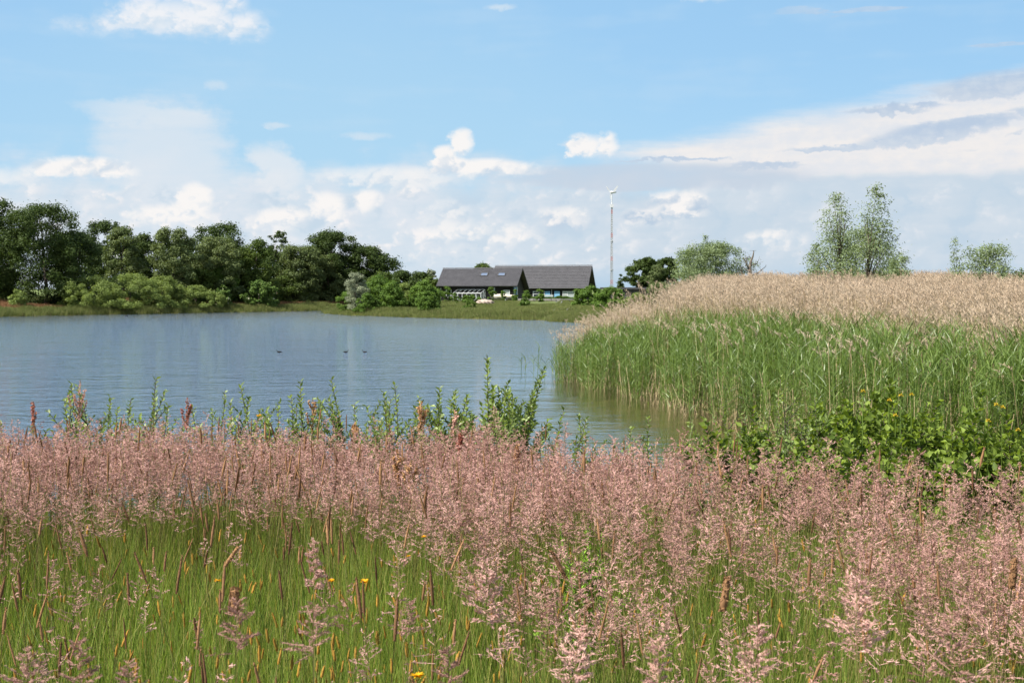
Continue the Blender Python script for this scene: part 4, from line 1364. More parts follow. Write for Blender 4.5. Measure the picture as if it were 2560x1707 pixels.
bird(697, 881, math.pi, 'dark coot facing left, leftmost of the three coots on the open water', 0.52)
bird(864, 881, 0.2, 'dark coot with low back, middle one of the three coots on the open water', 0.50)
bird(911, 881, math.pi - 0.3, 'small coot, rightmost of the three coots on the open water', 0.5)
bird(316, 790, 0.2, 'tiny coot close to the far left shore', 0.9)
bird(1464, 812, 0.1, 'tiny coot close to the left edge of the reed plumes', 0.9)

# ================================================================== stuff: grasses, reeds
RNG = np.random.default_rng(2024)


def grass_patch(seed, n=130, h=(0.22, 0.5), w=0.0042, rad=0.22, lean=0.13, mat=0, yellow=0.1, segs=3):
    r = np.random.default_rng(seed)
    base = np.stack([r.uniform(-rad, rad, n), r.uniform(-rad, rad, n), np.zeros(n)], -1)
    d = np.stack([r.normal(0, lean * 0.5, n), r.normal(0, lean * 0.5, n), np.ones(n)], -1)
    d /= np.linalg.norm(d, axis=1, keepdims=True)
    L = r.uniform(*h, n)
    bend = np.stack([r.normal(0, lean, n), r.normal(0, lean, n), np.zeros(n)], -1)
    v, f = ribbons(base, d, L, w * r.uniform(0.6, 1.5, n), bend, segs, r)
    t = r.random(n) * (1 - yellow)
    t[r.random(n) < yellow] = 0.95
    return (v, f, np.repeat(t * 0.95, 2 * (segs + 1)), mat)


# ---- meadow grass
def edge_y(px):
    return np.interp(px, [-500, 0, 1280, 1700, 2000, 2560, 3200], [8.5, 8.3, 8.1, 7.5, 6.9, 6.25, 6.1])


def meadow_pts(rng, dens, x0=-9, x1=9, y0=0.7, y1=12.5):
    n = int((x1 - x0) * (y1 - y0) * dens)
    x, y = rng.uniform(x0, x1, n), rng.uniform(y0, y1, n)
    k = np.abs(x) < 1.6 + 0.62 * y
    x, y = x[k], y[k]
    k = sdf(x, y) > 0.4
    return x[k], y[k]


gp = [proto('g', [grass_patch(s, 130, (0.20, 0.54), yellow=0.16)], [M['grass']]) for s in range(6)]
x, y = meadow_pts(RNG, 18)
n = len(x)
hs = 0.85 + 0.35 * vnoise(x, y, 0.9, 3)
hs *= np.where(y > edge_y(x / y * F + 1280), 0.7, 1)
scatter('meadow_grass', gp, np.stack([x, y, gh(x, y) - 0.02], -1), randrot(RNG, n, 0.05), np.stack([np.full(n, 1.1), np.full(n, 1.1), hs], -1), RNG.integers(0, 6, n),
        'tall green grass filling the foreground meadow', 'grass')

# ---- pink grass heads
def panicle(r, h0, size, mat=0, stem=1, dense=1.0, spread=0.34, droop=(0.0, 0.0)):
    """a stem with a loose head of many small pointed spikelets"""
    parts = []
    lean = np.array([droop[0], droop[1], 0.0])
    base = np.array([[0.0, 0.0, 0.0]])
    v, f = ribbons(base, np.array([[0, 0, 1.0]]), h0 + size, 0.0018, lean[None], 6, r, taper=False)
    parts.append((v, f, 0.5, stem))
    nb = int(17 * dense)
    H = h0 + size
    C_, Dn, B0, BD, BL = [], [], [], [], []
    for i in range(nb):
        t = (i + r.random()) / nb
        tt = (h0 + size * t) / H
        o = np.array([0, 0, H * tt]) + lean * (tt * tt) * H
        a = r.uniform(0, 6.28)
        L = size * spread * (1 - t * 0.72) * r.uniform(0.55, 1.15)
        dr = np.array([math.cos(a), math.sin(a), r.uniform(-0.05, 0.75)])
        B0.append(o); BD.append(dr / np.linalg.norm(dr)); BL.append(L * np.linalg.norm(dr))
        m_ = max(2, int(4.2 * dense * (1 - t * 0.5)))
        for k in range(m_):
            u = 0.25 + 0.75 * (k + r.random()) / m_
            p = o + dr * L * u
            for q in range(3):
                C_.append(p + r.normal(0, size * 0.016, 3))
                Dn.append(dr * 0.9 + np.array([0, 0, 0.1]) + r.normal(0, 0.45, 3))
    C_, Dn = np.array(C_), np.array(Dn)
    Dn /= np.linalg.norm(Dn, axis=1, keepdims=True)
    n = len(C_)
    v, f = ribbons(np.array(B0), np.array(BD), np.array(BL), 0.0013, np.zeros((nb, 3)), 1, r, taper=False)
    parts.append((v, f, 0.3, mat))
    sl = size * r.uniform(0.052, 0.092, n)
    side = rnd_dirs(r, n); side -= Dn * np.sum(side * Dn, 1, keepdims=True); side /= np.linalg.norm(side, axis=1, keepdims=True)
    wd = sl * (0.25 if dense > 1.3 else 0.30)
    v = np.stack([C_ - Dn * sl[:, None] * 0.4, C_ + side * wd[:, None] * 0.5, C_ + Dn * sl[:, None] * 0.6, C_ - side * wd[:, None] * 0.5], 1).reshape(-1, 3)
    head = r.random() * 0.5
    parts.append((v, np.arange(4 * n).reshape(n, 4), np.repeat(np.clip(head + 0.45 * r.random(n), 0, 0.85), 4), mat))
    return parts


def spike(r, h0, size, rad, mat=0, stem=1, bend=(0.0, 0.0), segs=7, hairs=90):
    """a stem with a dense cylindrical seed spike, bristled"""
    parts = []
    b_ = np.array([bend[0], bend[1], 0.0])
    H = h0 + size
    for q in range(2):
        v, f = ribbons(np.zeros((1, 3)), np.array([[0, 0, 1.0]]), H, 0.0022, b_[None], 6, r, taper=False)
        parts.append((v, f, 0.4, stem))
    pts = []
    for i in range(segs + 1):
        tt = (h0 + size * i / segs) / H
        pts.append(Vector((b_[0] * tt ** 2 * H, b_[1] * tt ** 2 * H, H * tt)))
    rr = [rad * (0.45, 0.95, 1, 1, 0.95, 0.85, 0.65, 0.2)[i] for i in range(segs + 1)]
    v, f = tube(pts, rr, 6, cap=False)
    v = np.array([tuple(p) for p in v]) + r.normal(0, rad * 0.12, (len(v), 3))
    parts.append((v, np.array(f), np.repeat(r.random(len(pts)), 6) * 0.5 + r.random(len(v)) * 0.4, mat))
    i = r.integers(0, segs, hairs)
    t = r.random(hairs)
    P0 = np.array([tuple(p) for p in pts])
    c = P0[i] * (1 - t)[:, None] + P0[i + 1] * t[:, None]
    dd = rnd_dirs(r, hairs); dd[:, 2] = np.abs(dd[:, 2]) * 0.8 + 0.3
    c = c + dd * rad * 0.9 * np.array([1, 1, 0])
    v, f = leaves(r, c, dd, rad * 1.3, 0.4, 1.0)
    parts.append((v, f, np.repeat(r.random(hairs), 4), mat))
    return parts


pk_ = []
for s in range(14):
    r = np.random.default_rng(300 + s)
    a = r.uniform(0, 6.28); q = r.uniform(0.02, 0.14)
    pk_.append(proto('p', panicle(r, r.uniform(0.48, 0.66), r.uniform(0.10, 0.17), dense=r.uniform(0.8, 1.2), spread=r.uniform(0.36, 0.52), droop=(q * math.cos(a) + 0.05, q * math.sin(a))), [M['pink'], M['stem']]))


def pink_density(x, y):
    """0..1 where the pink grass heads grow"""
    px = x / np.maximum(y, 0.1) * F + 1280
    far = sst(5.5, 6.9, y + 1.5 * (vnoise(x, y, 0.6, 5) - 0.5) + 0.8 * (vnoise(x, y, 0.25, 55) - 0.5))
    edge = 1600 - 170 * (y - 2.5) + 520 * (vnoise(x, y, 0.55, 6) - 0.5) * 2
    right = sst(-150, 150, px - edge)
    gaps = 0.08 + 0.92 * sst(0.38, 0.62, vnoise(x, y, 0.4, 7))
    sparse = 0.03
    d = np.maximum(far * (0.75 + 0.25 * gaps), right * gaps * 0.75)
    d = np.maximum(d, sparse)
    lim = edge_y(px) + 0.5 * (vnoise(x, y, 0.5, 19) - 0.5)
    return d * sst(0.25, -0.25, y - lim) if False else d * (y < lim)


x, y = meadow_pts(RNG, 450, y1=10.5)
k = RNG.random(len(x)) < pink_density(x, y) * np.where(y < 4.0, 0.75, 1)
x, y = x[k], y[k]
k = y > 1.9
x, y = x[k], y[k]
n = len(x)
sc_ = RNG.uniform(0.80, 1.13, n) * (0.93 + 0.12 * vnoise(x, y, 0.6, 8))
print('pink heads', n)
scatter('pink_grass', pk_, np.stack([x, y, gh(x, y) - 0.02], -1), randrot(RNG, n, 0.10), uscale(sc_), RNG.integers(0, 14, n),
        'pink flowering grass heads massed over the meadow', 'grass')

# ---- brown and golden seed spikes
sk = []
for s in range(10):
    r = np.random.default_rng(400 + s)
    a = r.uniform(0, 6.28); q = r.uniform(0.02, 0.14) * (2.2 if s > 7 else 1)
    sk.append(proto('s', spike(r, r.uniform(0.55, 0.70), r.uniform(0.06, 0.12), r.uniform(0.0030, 0.0052), bend=(q * math.cos(a) + 0.05, q * math.sin(a))), [M['brown'], M['stem']]))
x, y = meadow_pts(RNG, 60, y1=10.5)
k = (y < edge_y(x / y * F + 1280)) & (y > 2.2) & (RNG.random(len(x)) < np.where(y > 6.0, 1.2, 0.35) * (0.4 + 0.6 * sst(0.3, 0.6, vnoise(x, y, 0.8, 15))))
x, y = x[k], y[k]
n = len(x)
scatter('brown_seed_spikes', sk, np.stack([x, y, gh(x, y) - 0.02], -1), randrot(RNG, n, 0.09), uscale(RNG.uniform(0.82, 1.14, n)), RNG.integers(0, 10, n),
        'brown cylindrical seed spikes scattered among the pink grass', 'grass')
gk = []
for s in range(8):
    r = np.random.default_rng(450 + s)
    a = r.uniform(0, 6.28); q = r.uniform(0.03, 0.18)
    gk.append(proto('s', spike(r, r.uniform(0.32, 0.46), r.uniform(0.03, 0.055), r.uniform(0.003, 0.005), bend=(q * math.cos(a), q * math.sin(a)), hairs=36), [M['orange'], M['stem']]))
x, y = meadow_pts(RNG, 420, y1=6.5)
px_ = x / y * F + 1280
k = (y > 1.9) & (RNG.random(len(x)) < (0.10 + 0.75 * sst(2.0, 0.6, np.abs(y - 3.3)) * sst(0.35, 0.7, vnoise(x, y, 0.5, 25))) * np.where(px_ > 1500, 0.4, 1))
x, y = x[k], y[k]
n = len(x)
scatter('golden_seed_spikes', gk, np.stack([x, y, gh(x, y) - 0.02], -1), randrot(RNG, n, 0.16), uscale(RNG.uniform(0.8, 1.15, n)), RNG.integers(0, 8, n),
        'small golden seed spikes in the green grass at the bottom left', 'grass')

# ---- reed bed
BED = np.array([(1.4, 41.0), (2.2, 37.0), (3.0, 33.5), (3.7, 30.5), (4.4, 27.5), (4.7, 23), (5.0, 20.5), (7, 18.5), (10, 16.5), (16, 15), (26, 14), (34, 30), (34, 70), (26, 84), (12, 92), (8, 80), (6.0, 66), (4.2, 55), (2.8, 48), (1.6, 43)], float)


def psdf(poly, x, y):
    global LK
    keep = LK
    LK = poly
    s = sdf(x, y)
    LK = keep
    return -s      # positive inside


def reed_clump(seed, n=12, H=(1.7, 2.3), rad=0.3):
    r = np.random.default_rng(seed)
    parts = []
    base = np.stack([r.uniform(-rad, rad, n), r.uniform(-rad, rad, n), np.full(n, -0.3)], -1)
    d = np.stack([r.normal(0.03, 0.05, n), r.normal(0, 0.05, n), np.ones(n)], -1)
    d /= np.linalg.norm(d, axis=1, keepdims=True)
    L = r.uniform(*H, n) + 0.3
    v, f = ribbons(base, d, L, 0.010, np.zeros((n, 3)), 2, r, taper=False)
    parts.append((v, f, np.repeat(r.random(n), 6), 0))
    # leaves up the stem
    k = 9
    ii = np.repeat(np.arange(n), k)
    t = np.tile(np.linspace(0.28, 1.0, k), n) + r.normal(0, 0.03, n * k)
    b_ = base[ii] + d[ii] * (L[ii] * np.clip(t, 0, 1))[:, None]
    a = r.uniform(0, 6.28, n * k)
    up = r.uniform(0.75, 1.7, n * k) + np.where(t > 0.9, 1.0, 0)
    dd = np.stack([np.cos(a) * 0.55 + 0.15, np.sin(a) * 0.55, up], -1)
    dd /= np.linalg.norm(dd, axis=1, keepdims=True)
    bend = np.stack([np.cos(a) * 0.35 + 0.12, np.sin(a) * 0.35, -r.uniform(0.0, 0.5, n * k)], -1)
    v, f = ribbons(b_, dd, r.uniform(0.25, 0.5, n * k), r.uniform(0.014, 0.026, n * k), bend, 3, r)
    parts.append((v, f, np.repeat(r.random(n * k), 8), 0))
    # dry old stems between, straw at the foot
    m_ = 15
    base = np.stack([r.uniform(-rad, rad, m_), r.uniform(-rad, rad, m_), np.full(m_, -0.1)], -1)
    d = np.stack([r.normal(0.05, 0.22, m_), r.normal(0, 0.22, m_), np.ones(m_)], -1)
    d /= np.linalg.norm(d, axis=1, keepdims=True)
    v, f = ribbons(base, d, r.uniform(0.25, 0.75, m_), 0.013, np.zeros((m_, 3)), 2, r, taper=False)
    parts.append((v, f, np.repeat(r.random(m_), 6), 1))
    m_ = 8
    base = np.stack([r.uniform(-rad, rad, m_), r.uniform(-rad, rad, m_), np.full(m_, -0.3)], -1)
    d = np.stack([r.normal(0, 0.13, m_), r.normal(0, 0.13, m_), np.ones(m_)], -1)
    d /= np.linalg.norm(d, axis=1, keepdims=True)
    v, f = ribbons(base, d, r.uniform(0.6, 2.2, m_), 0.010, np.zeros((m_, 3)), 2, r, taper=False)
    parts.append((v, f, np.repeat(r.random(m_), 6), 1))
    return parts


rc = [proto('r', reed_clump(500 + s), [M['reed'], M['drystem']]) for s in range(8)]


def bed_points(rng, dens, x0=0, x1=34, y0=13, y1=92):
    n = int((x1 - x0) * (y1 - y0) * dens)
    x, y = rng.uniform(x0, x1, n), rng.uniform(y0, y1, n)
    k = (np.abs(x) < y * 0.5 + 3)
    x, y = x[k], y[k]
    s = psdf(BED, x, y)
    k = s > 0
    return x[k], y[k], s[k]


def bed_height(x, y):
    """height factor: low at the thin left tip, full inside"""
    s = psdf(BED, x, y)
    u = x / y * F + 1280
    return 0.60 + 0.40 * sst(0.0, 2.6, s) , u


x, y, s = bed_points(RNG, 6.0)
k = RNG.random(len(x)) < np.where(s < 9, 1.0, 0.25)
x, y, s = x[k], y[k], s[k]
k = RNG.random(len(x)) < 0.45 + 0.55 * sst(0.0, 0.8, s)
x, y, s = x[k], y[k], s[k]
n = len(x)
u = x / y * F + 1280
hf_ = (0.66 + 0.18 * sst(0.0, 1.8, s)) * (0.92 + 0.16 * vnoise(x, y, 1.4, 12))
hf_ = np.where(u < 1480, hf_ * 0.92, hf_)
print('reed clumps', n)
scatter('green_reeds', rc, np.stack([x, y, np.maximum(gh(x, y), -0.25)], -1), randrot(RNG, n, 0.03), np.stack([np.ones(n), np.ones(n), hf_], -1), RNG.integers(0, 8, n),
        'dense bed of green reeds standing in the water on the right', 'reeds')


def plume_clump(seed, n=7, H=(2.35, 2.95), rad=0.3):
    r = np.random.default_rng(seed)
    parts = []
    base = np.stack([r.uniform(-rad, rad, n), r.uniform(-rad, rad, n), np.full(n, -0.3)], -1)
    d = np.stack([r.normal(0.0, 0.05, n), r.normal(0, 0.05, n), np.ones(n)], -1)
    d /= np.linalg.norm(d, axis=1, keepdims=True)
    L = r.uniform(*H, n) + 0.3
    v, f = ribbons(base, d, L, 0.0065, np.zeros((n, 3)), 2, r, taper=False)
    parts.append((v, f, np.repeat(r.random(n), 6), 1))
    top = base + d * L[:, None]
    m_ = 26
    ii = np.repeat(np.arange(n), m_)
    t = r.random(n * m_)
    lx_ = -0.05 + r.normal(0, 0.05, n)          # nodding with the wind
    plen = r.uniform(0.18, 0.32, n)
    c = top[ii] + np.stack([lx_[ii] * t ** 2 * 1.4 * (plen[ii] / 0.25), r.normal(0, 0.02, n * m_), plen[ii] * (t * 1.1 - 0.2 * t ** 2 - 0.3)], -1)
    a = r.uniform(0, 6.28, n * m_)
    dd = np.stack([np.cos(a) * 0.42 - 0.3 * t, np.sin(a) * 0.42, 0.95 - 0.6 * t], -1)
    dd /= np.linalg.norm(dd, axis=1, keepdims=True)
    v, f = ribbons(c, dd, r.uniform(0.05, 0.12, n * m_), r.uniform(0.010, 0.022, n * m_), np.zeros((n * m_, 3)), 1, r)
    parts.append((v, f, np.repeat(r.random(n * m_), 4), 0))
    return parts


pc = [proto('r', plume_clump(600 + s), [M['plume'], M['drystem']]) for s in range(8)]
x, y, s = bed_points(RNG, 7.0)
u = x / y * F + 1280
k = RNG.random(len(x)) < (0.09 + 0.91 * sst(1.5, 5.0, s)) * np.where(s > 22, 0.35, 1)
k |= (u < 1620) & (y > 42) & (RNG.random(len(x)) < 0.8)
x, y, s, u = x[k], y[k], s[k], u[k]
n = len(x)
hp2 = (0.66 + 0.37 * sst(0.0, 2.4, s)) * (0.93 + 0.15 * vnoise(x, y, 1.8, 13))
hp2 = np.where(u > 1650, np.maximum(hp2, 0.93 * (0.93 + 0.15 * vnoise(x, y, 1.8, 13))), hp2)
hp2 = hp2 * np.where(s < 3.0, RNG.uniform(0.78, 1.0, n), RNG.uniform(0.93, 1.05, n))
hp2 = hp2 * np.interp(y, [15, 22, 35, 50], [0.66, 0.74, 0.86, 0.965])
print('plume clumps', n)
scatter('dry_reed_plumes', pc, np.stack([x, y, np.maximum(gh(x, y), -0.1)], -1), np.stack([RNG.normal(0, 0.05, n), RNG.normal(0, 0.06, n), RNG.normal(0, 0.6, n)], -1), np.stack([np.ones(n), np.ones(n), hp2], -1), RNG.integers(0, 8, n),
        'pale dry plumes of last year reeds above the green reeds', 'reeds')

# ---- far shore sedges and grass
fs = [proto('f', [grass_patch(700 + s, 90, (0.35, 0.85), 0.03, 0.5, 0.25, yellow=0.12, segs=2)], [M['farsedge']]) for s in range(6)]
def shore_pts(rng, n, x0, x1, y0, y1, s0, s1):
    x, y = rng.uniform(x0, x1, n), rng.uniform(y0, y1, n)
    s = sdf(x, y)
    k = (s > s0) & (s < s1)
    return x[k], y[k], s[k]
x, y, s = shore_pts(RNG, 60000, -110, 14, 98, 200, -0.3, 7)
k = (psdf(BED, x, y) < 0) & (np.abs(x) < y * 0.5)
x, y, s = x[k], y[k], s[k]
u = x / y * F + 1280
n = len(x)
hz = np.where(u > 815, 0.58, 0.80) * (0.55 + 0.9 * vnoise(x, y, 1.6, 31)) * (1.05 - 0.75 * sst(1.5, 6, s))
scatter('shore_sedges', fs, np.stack([x, y, np.maximum(gh(x, y), -0.05) - 0.05], -1), randrot(RNG, n, 0.05), np.stack([np.ones(n), np.ones(n), hz], -1), RNG.integers(0, 6, n),
        'green sedges and rushes fringing the far shore', 'sedges')
# grass on the land beyond
fg = [proto('f', [grass_patch(740 + s, 90, (0.12, 0.32), 0.03, 0.6, 0.3, yellow=0.1, segs=2)], [M['farsedge']]) for s in range(4)]
x, y, s = shore_pts(RNG, 60000, -110, 60, 98, 215, 5, 60)
k = (psdf(BED, x, y) < 0) & (np.abs(x) < y * 0.42)
u = x / y * F + 1280
k &= ~((u > 1290) & (u < 1405) & (y > 150) & (y < 187))
k &= ~((u > 1080) & (u < 1480) & (y > 194))
x, y, s = x[k], y[k], s[k]
n = len(x)
scatter('rough_grass', fg, np.stack([x, y, gh(x, y) - 0.03], -1), randrot(RNG, n, 0.05), np.stack([np.ones(n), np.ones(n), 0.5 + 0.7 * vnoise(x, y, 4, 33)], -1), RNG.integers(0, 4, n),
        'rough green grass on the land before the barns and the wood', 'grass')
# pink band on the far left bank
fp = [proto('f', [grass_patch(780 + s, 90, (0.2, 0.45), 0.04, 0.6, 0.4, yellow=0.0, segs=2)], [M['brown']]) for s in range(4)]
x, y, s = shore_pts(RNG, 50000, -110, -18, 115, 200, 4.5, 13)
k = vnoise(x, y, 7, 41) + 0.15 * RNG.random(len(x)) > 0.34
k &= (x > -120)
x, y = x[k], y[k]
n = len(x)
scatter('far_brown_grass', fp, np.stack([x, y, gh(x, y)], -1), randrot(RNG, n, 0.05), uscale(RNG.uniform(0.9, 1.4, n)), RNG.integers(0, 4, n),
        'reddish brown flowering grass in a band on the far left bank', 'grass')
# algae fringe along the spit
pts_a = [LP(1500, 808.5), LP(1440, 805.5), LP(1395, 803.5), LP(1380, 800.5), LP(1280, 798.5), LP(1180, 796.5), LP(1100, 794.5), LP(1020, 792.5), LP(950, 789.5), LP(880, 787.5), LP(840, 784.5), LP(815, 782.5)]
va, fa = [], []
rng = np.random.default_rng(4)
fine = []
for p, q in zip(pts_a[:-1], pts_a[1:]):
    for i in range(8):
        t = i / 8
        fine.append((p[0] + (q[0] - p[0]) * t, p[1] + (q[1] - p[1]) * t))
fine.append(pts_a[-1])
for i, (ax, ay) in enumerate(fine):
    wdt = 0.9 + 0.8 * math.sin(i * 0.37) * math.sin(i * 0.11) + rng.normal(0, 0.15)
    va += [(ax, ay + 1.0, 0.012), (ax, ay - max(0.25, wdt), 0.012)]
    if i:
        k_ = 2 * i
        fa.append((k_ - 2, k_ - 1, k_ + 1, k_))
o = link_mesh('floating_algae', va, fa, M['algae'])
tag(o, 'yellow green floating algae along the edge of the spit', 'algae', kind='stuff')

# ================================================================== plants of the near bank (individuals)
def leaf5(P0, D, Nn, L, Wd, fold=0.18):
    """folded pointed leaves, 4 triangles each"""
    n = len(P0)
    D = D / np.linalg.norm(D, axis=1, keepdims=True)
    sd = np.cross(D, Nn); sd /= np.linalg.norm(sd, axis=1, keepdims=True) + 1e-9
    up = np.cross(sd, D)
    L = L[:, None]; Wd = Wd[:, None]
    b_ = P0
    m_ = P0 + D * L * 0.45 - up * Wd * fold
    l_ = P0 + D * L * 0.42 + sd * Wd * 0.5 + up * Wd * fold
    r_ = P0 + D * L * 0.42 - sd * Wd * 0.5 + up * Wd * fold
    t_ = P0 + D * L - up * L * 0.08
    v = np.stack([b_, l_, t_, r_, m_], 1).reshape(-1, 3)
    k = (np.arange(n) * 5)[:, None]
    f = np.concatenate([k + np.array([[0, 4, 1]]), k + np.array([[1, 4, 2]]), k + np.array([[0, 3, 4]]), k + np.array([[3, 2, 4]])], 0)
    return v, f


def leafy_plant(name, label, cat_, px, ytop, d, mat, seed, stems=4, spread=0.2, leafL=0.04, leafW=0.02, gap=0.022, group=None, lean=0.0, whorl=1, side=3, fan=1.0, hmin=0.62):
    rng = np.random.default_rng(seed)
    b_ = W(px, 722, d)
    gz = GZ(b_.x, d)
    root = empty(name, (b_.x, d, gz), 0, label, cat_, group)
    H = W(px, ytop, d).z - gz
    mb = MB()
    LP0, LD, LN = [], [], []
    def grow(p0, dir_, L, r, depth):
        pts = [p0]
        dd = Vector(dir_)
        nseg = max(3, int(L / 0.09))
        for i in range(nseg):
            dd = (dd + Vector((rng.normal(0, 0.06), rng.normal(0, 0.06), 0.05))).normalized()
            pts.append(pts[-1] + dd * (L / nseg))
        v, f = tube(pts, [r * (1 - 0.75 * i / nseg) for i in range(nseg + 1)], 4)
        mb.add(v, f)
        nl = int(L / gap)
        for j in range(nl):
            t = (0.15 if depth else 0.3) + (0.85 if depth else 0.7) * (j + 0.5) / nl
            k = min(int(t * nseg), nseg - 1)
            p = pts[k].lerp(pts[k + 1], t * nseg - k)
            tang = (pts[k + 1] - pts[k]).normalized()
            for w_ in range(whorl):
                a = j * 2.4 + w_ * 3.14 + rng.normal(0, 0.3)
                o_ = tang.orthogonal().normalized(); o_.rotate(Matrix.Rotation(a, 3, tang))
                dr = o_ * 0.75 + tang * rng.uniform(0.4, 1.1)
                LP0.append(tuple(p)); LD.append(tuple(dr)); LN.append(tuple(tang + o_ * -0.4 + Vector(rng.normal(0, 0.35, 3))))
        if depth == 0:
            for j in range(side):
                t = rng.uniform(0.3, 0.8)
                k = min(int(t * nseg), nseg - 1)
                a = rng.uniform(0, 6.28)
                grow(pts[k], Vector((math.cos(a) * 0.95, math.sin(a) * 0.95, 1.0)).normalized(), L * (1 - t) * rng.uniform(0.5, 0.95), r * 0.5, 1)
    for s in range(stems):
        a = rng.uniform(0, 6.28)
        q = spread * math.sqrt(rng.random()) if s else 0
        hh = H * (1.0 if s == 0 else rng.uniform(hmin, 0.96))
        dirv = Vector((math.cos(a) * q * fan + lean, math.sin(a) * q * 0.6 * fan, hh)).normalized()
        grow(Vector((math.cos(a) * q * 0.45, math.sin(a) * q * 0.4, -0.05)), dirv, hh + 0.05, 0.006 + H * 0.003, 0)
    mb.build('stem', M['bark'], root, smooth=True)
    P0, D, Nn = np.array(LP0), np.array(LD), np.array(LN)
    n = len(P0)
    v, f = leaf5(P0, D, Nn, leafL * rng.uniform(0.6, 1.25, n), leafW * rng.uniform(0.7, 1.2, n))
    link_mesh('foliage', v, f, M[mat], root, tint=np.repeat(rng.random(n), 5))
    return root


SH = 'young willow shoots along the near water edge'
shoots = [
    (6, 1058, 9.6, 3, 0.25, 'young willow shoot cut by the left edge of the picture'),
    (130, 1003, 9.4, 3, 0.14, 'small willow shoot right of the leftmost red dock stalk'),
    (222, 968, 9.6, 5, 0.26, 'dense willow shoot just right of the tall pinkish dock'),
    (252, 972, 9.3, 3, 0.16, 'dark leaved slender willow shoot beside the dense shoot right of the pinkish dock'),
    (338, 958, 9.6, 5, 0.30, 'tall spreading willow shoot between the pinkish dock and the deep red dock'),
    (400, 1012, 9.3, 4, 0.22, 'lower leafy willow shoot just left of the deep red dock'),
    (548, 992, 9.8, 3, 0.16, 'thin willow shoot between the deep red dock and the bushy light shoot'),
    (640, 974, 9.6, 6, 0.30, 'bushy light green willow shoot left of the orange dock'),
    (590, 1000, 9.7, 4, 0.2, 'small willow shoot at the left foot of the bushy light shoot'),
    (740, 1000, 9.5, 4, 0.2, 'leafy willow shoot touching the left side of the orange dock'),
    (772, 962, 9.6, 5, 0.24, 'tall willow shoot rising right behind the orange dock'),
    (880, 958, 9.6, 5, 0.24, 'tall willow shoot in the middle between the two orange docks'),
    (858, 1000, 9.6, 3, 0.2, 'short willow shoot left beside the middle tall shoot'),
    (962, 1010, 9.4, 4, 0.16, 'short bright willow shoot before the second orange dock'),
    (1020, 972, 9.7, 3, 0.14, 'slender willow shoot just left of the leaning orange dock'),
    (1092, 982, 9.6, 4, 0.2, 'narrow willow shoot between the leaning orange dock and the large sapling'),
    (1368, 1034, 9.4, 4, 0.2, 'small willow shoot in front of the calm water right of the large sapling'),
    (1475, 1052, 9.4, 3, 0.16, 'tiny willow shoot before the calm water, left of the tall brown spike'),
    (1620, 1058, 9.2, 4, 0.22, 'low willow shoot at the foot of the reeds left of the alder bushes'),
    (50, 1085, 9.2, 3, 0.2, 'lowest willow shoot beside the leftmost red dock stalk'),
    (700, 1035, 9.3, 5, 0.25, 'low leafy willow shoot in the gap left of the orange dock'),
]
for i, (px, yt, d, st_, sp_, lab) in enumerate(shoots):
    leafy_plant('willow_shoot', lab, 'plant', px, yt - 14, d, 'shoot', 800 + i, st_ + 1, sp_, 0.044, 0.021, 0.019, SH, whorl=1, side=5)
leafy_plant('willow_sapling', 'large leafy willow sapling, the tallest plant standing before the open water', 'plant', 1200, 888, 9.6, 'shoot', 840, 17, 0.36, 0.050, 0.026, 0.015, SH, side=8, fan=1.5, hmin=0.74)

# ---- alder and willow bushes on the right
AL = 'bushes at the right behind the pink grass'
alders = [
    (1885, 1020, 8.8, 8, 0.42, 'alder', 0.062, 0.048, 'dark leaved alder bush at the left end of the right-hand bushes'),
    (1965, 935, 9.8, 8, 0.50, 'shoot', 0.050, 0.022, 'tall light green willow bush behind the left alder bush'),
    (2060, 990, 9.0, 8, 0.50, 'shoot', 0.050, 0.024, 'yellowish green bush between the left alder and the tall dark alder'),
    (2140, 1015, 8.6, 9, 0.50, 'alder', 0.062, 0.045, 'rounded leafy alder in the middle of the right-hand bushes'),
    (2215, 948, 9.4, 5, 0.30, 'alder', 0.072, 0.058, 'dark alder with a tall narrow top among the yellow irises'),
    (2290, 1000, 8.8, 10, 0.52, 'alder', 0.062, 0.050, 'broad alder bush right of the narrow topped alder'),
    (2370, 965, 9.0, 9, 0.50, 'alder', 0.066, 0.052, 'high leafy alder bush near the right edge, above the broad one'),
    (2455, 1040, 8.2, 10, 0.50, 'alder', 0.070, 0.056, 'low dark big-leaved alder bush near the right edge'),
    (2545, 1030, 8.4, 9, 0.50, 'alder', 0.070, 0.056, 'big-leaved alder bush cut by the right edge of the picture'),
    (2010, 1085, 8.2, 7, 0.45, 'alder', 0.058, 0.045, 'low alder bush directly behind the pink grass, left half of the bushes'),
    (2230, 1090, 7.9, 7, 0.45, 'alder', 0.062, 0.050, 'low alder bush directly behind the pink grass, middle of the bushes'),
    (2650, 1010, 8.6, 9, 0.55, 'alder', 0.070, 0.056, 'alder bush beyond the right edge of the picture'),
    (2780, 1000, 8.8, 9, 0.55, 'alder', 0.070, 0.056, 'alder bush farthest beyond the right edge of the picture'),
]
for i, (px, yt, d, st_, sp_, mt, ll, lw, lab) in enumerate(alders):
    if px > 2600: continue
    leafy_plant('alder_bush' if mt == 'alder' else 'willow_bush', lab, 'bush', px, yt, d, mt, 860 + i, st_ + 7, sp_ + 0.14, ll * 0.82, lw * 0.82, 0.018, AL, side=8)

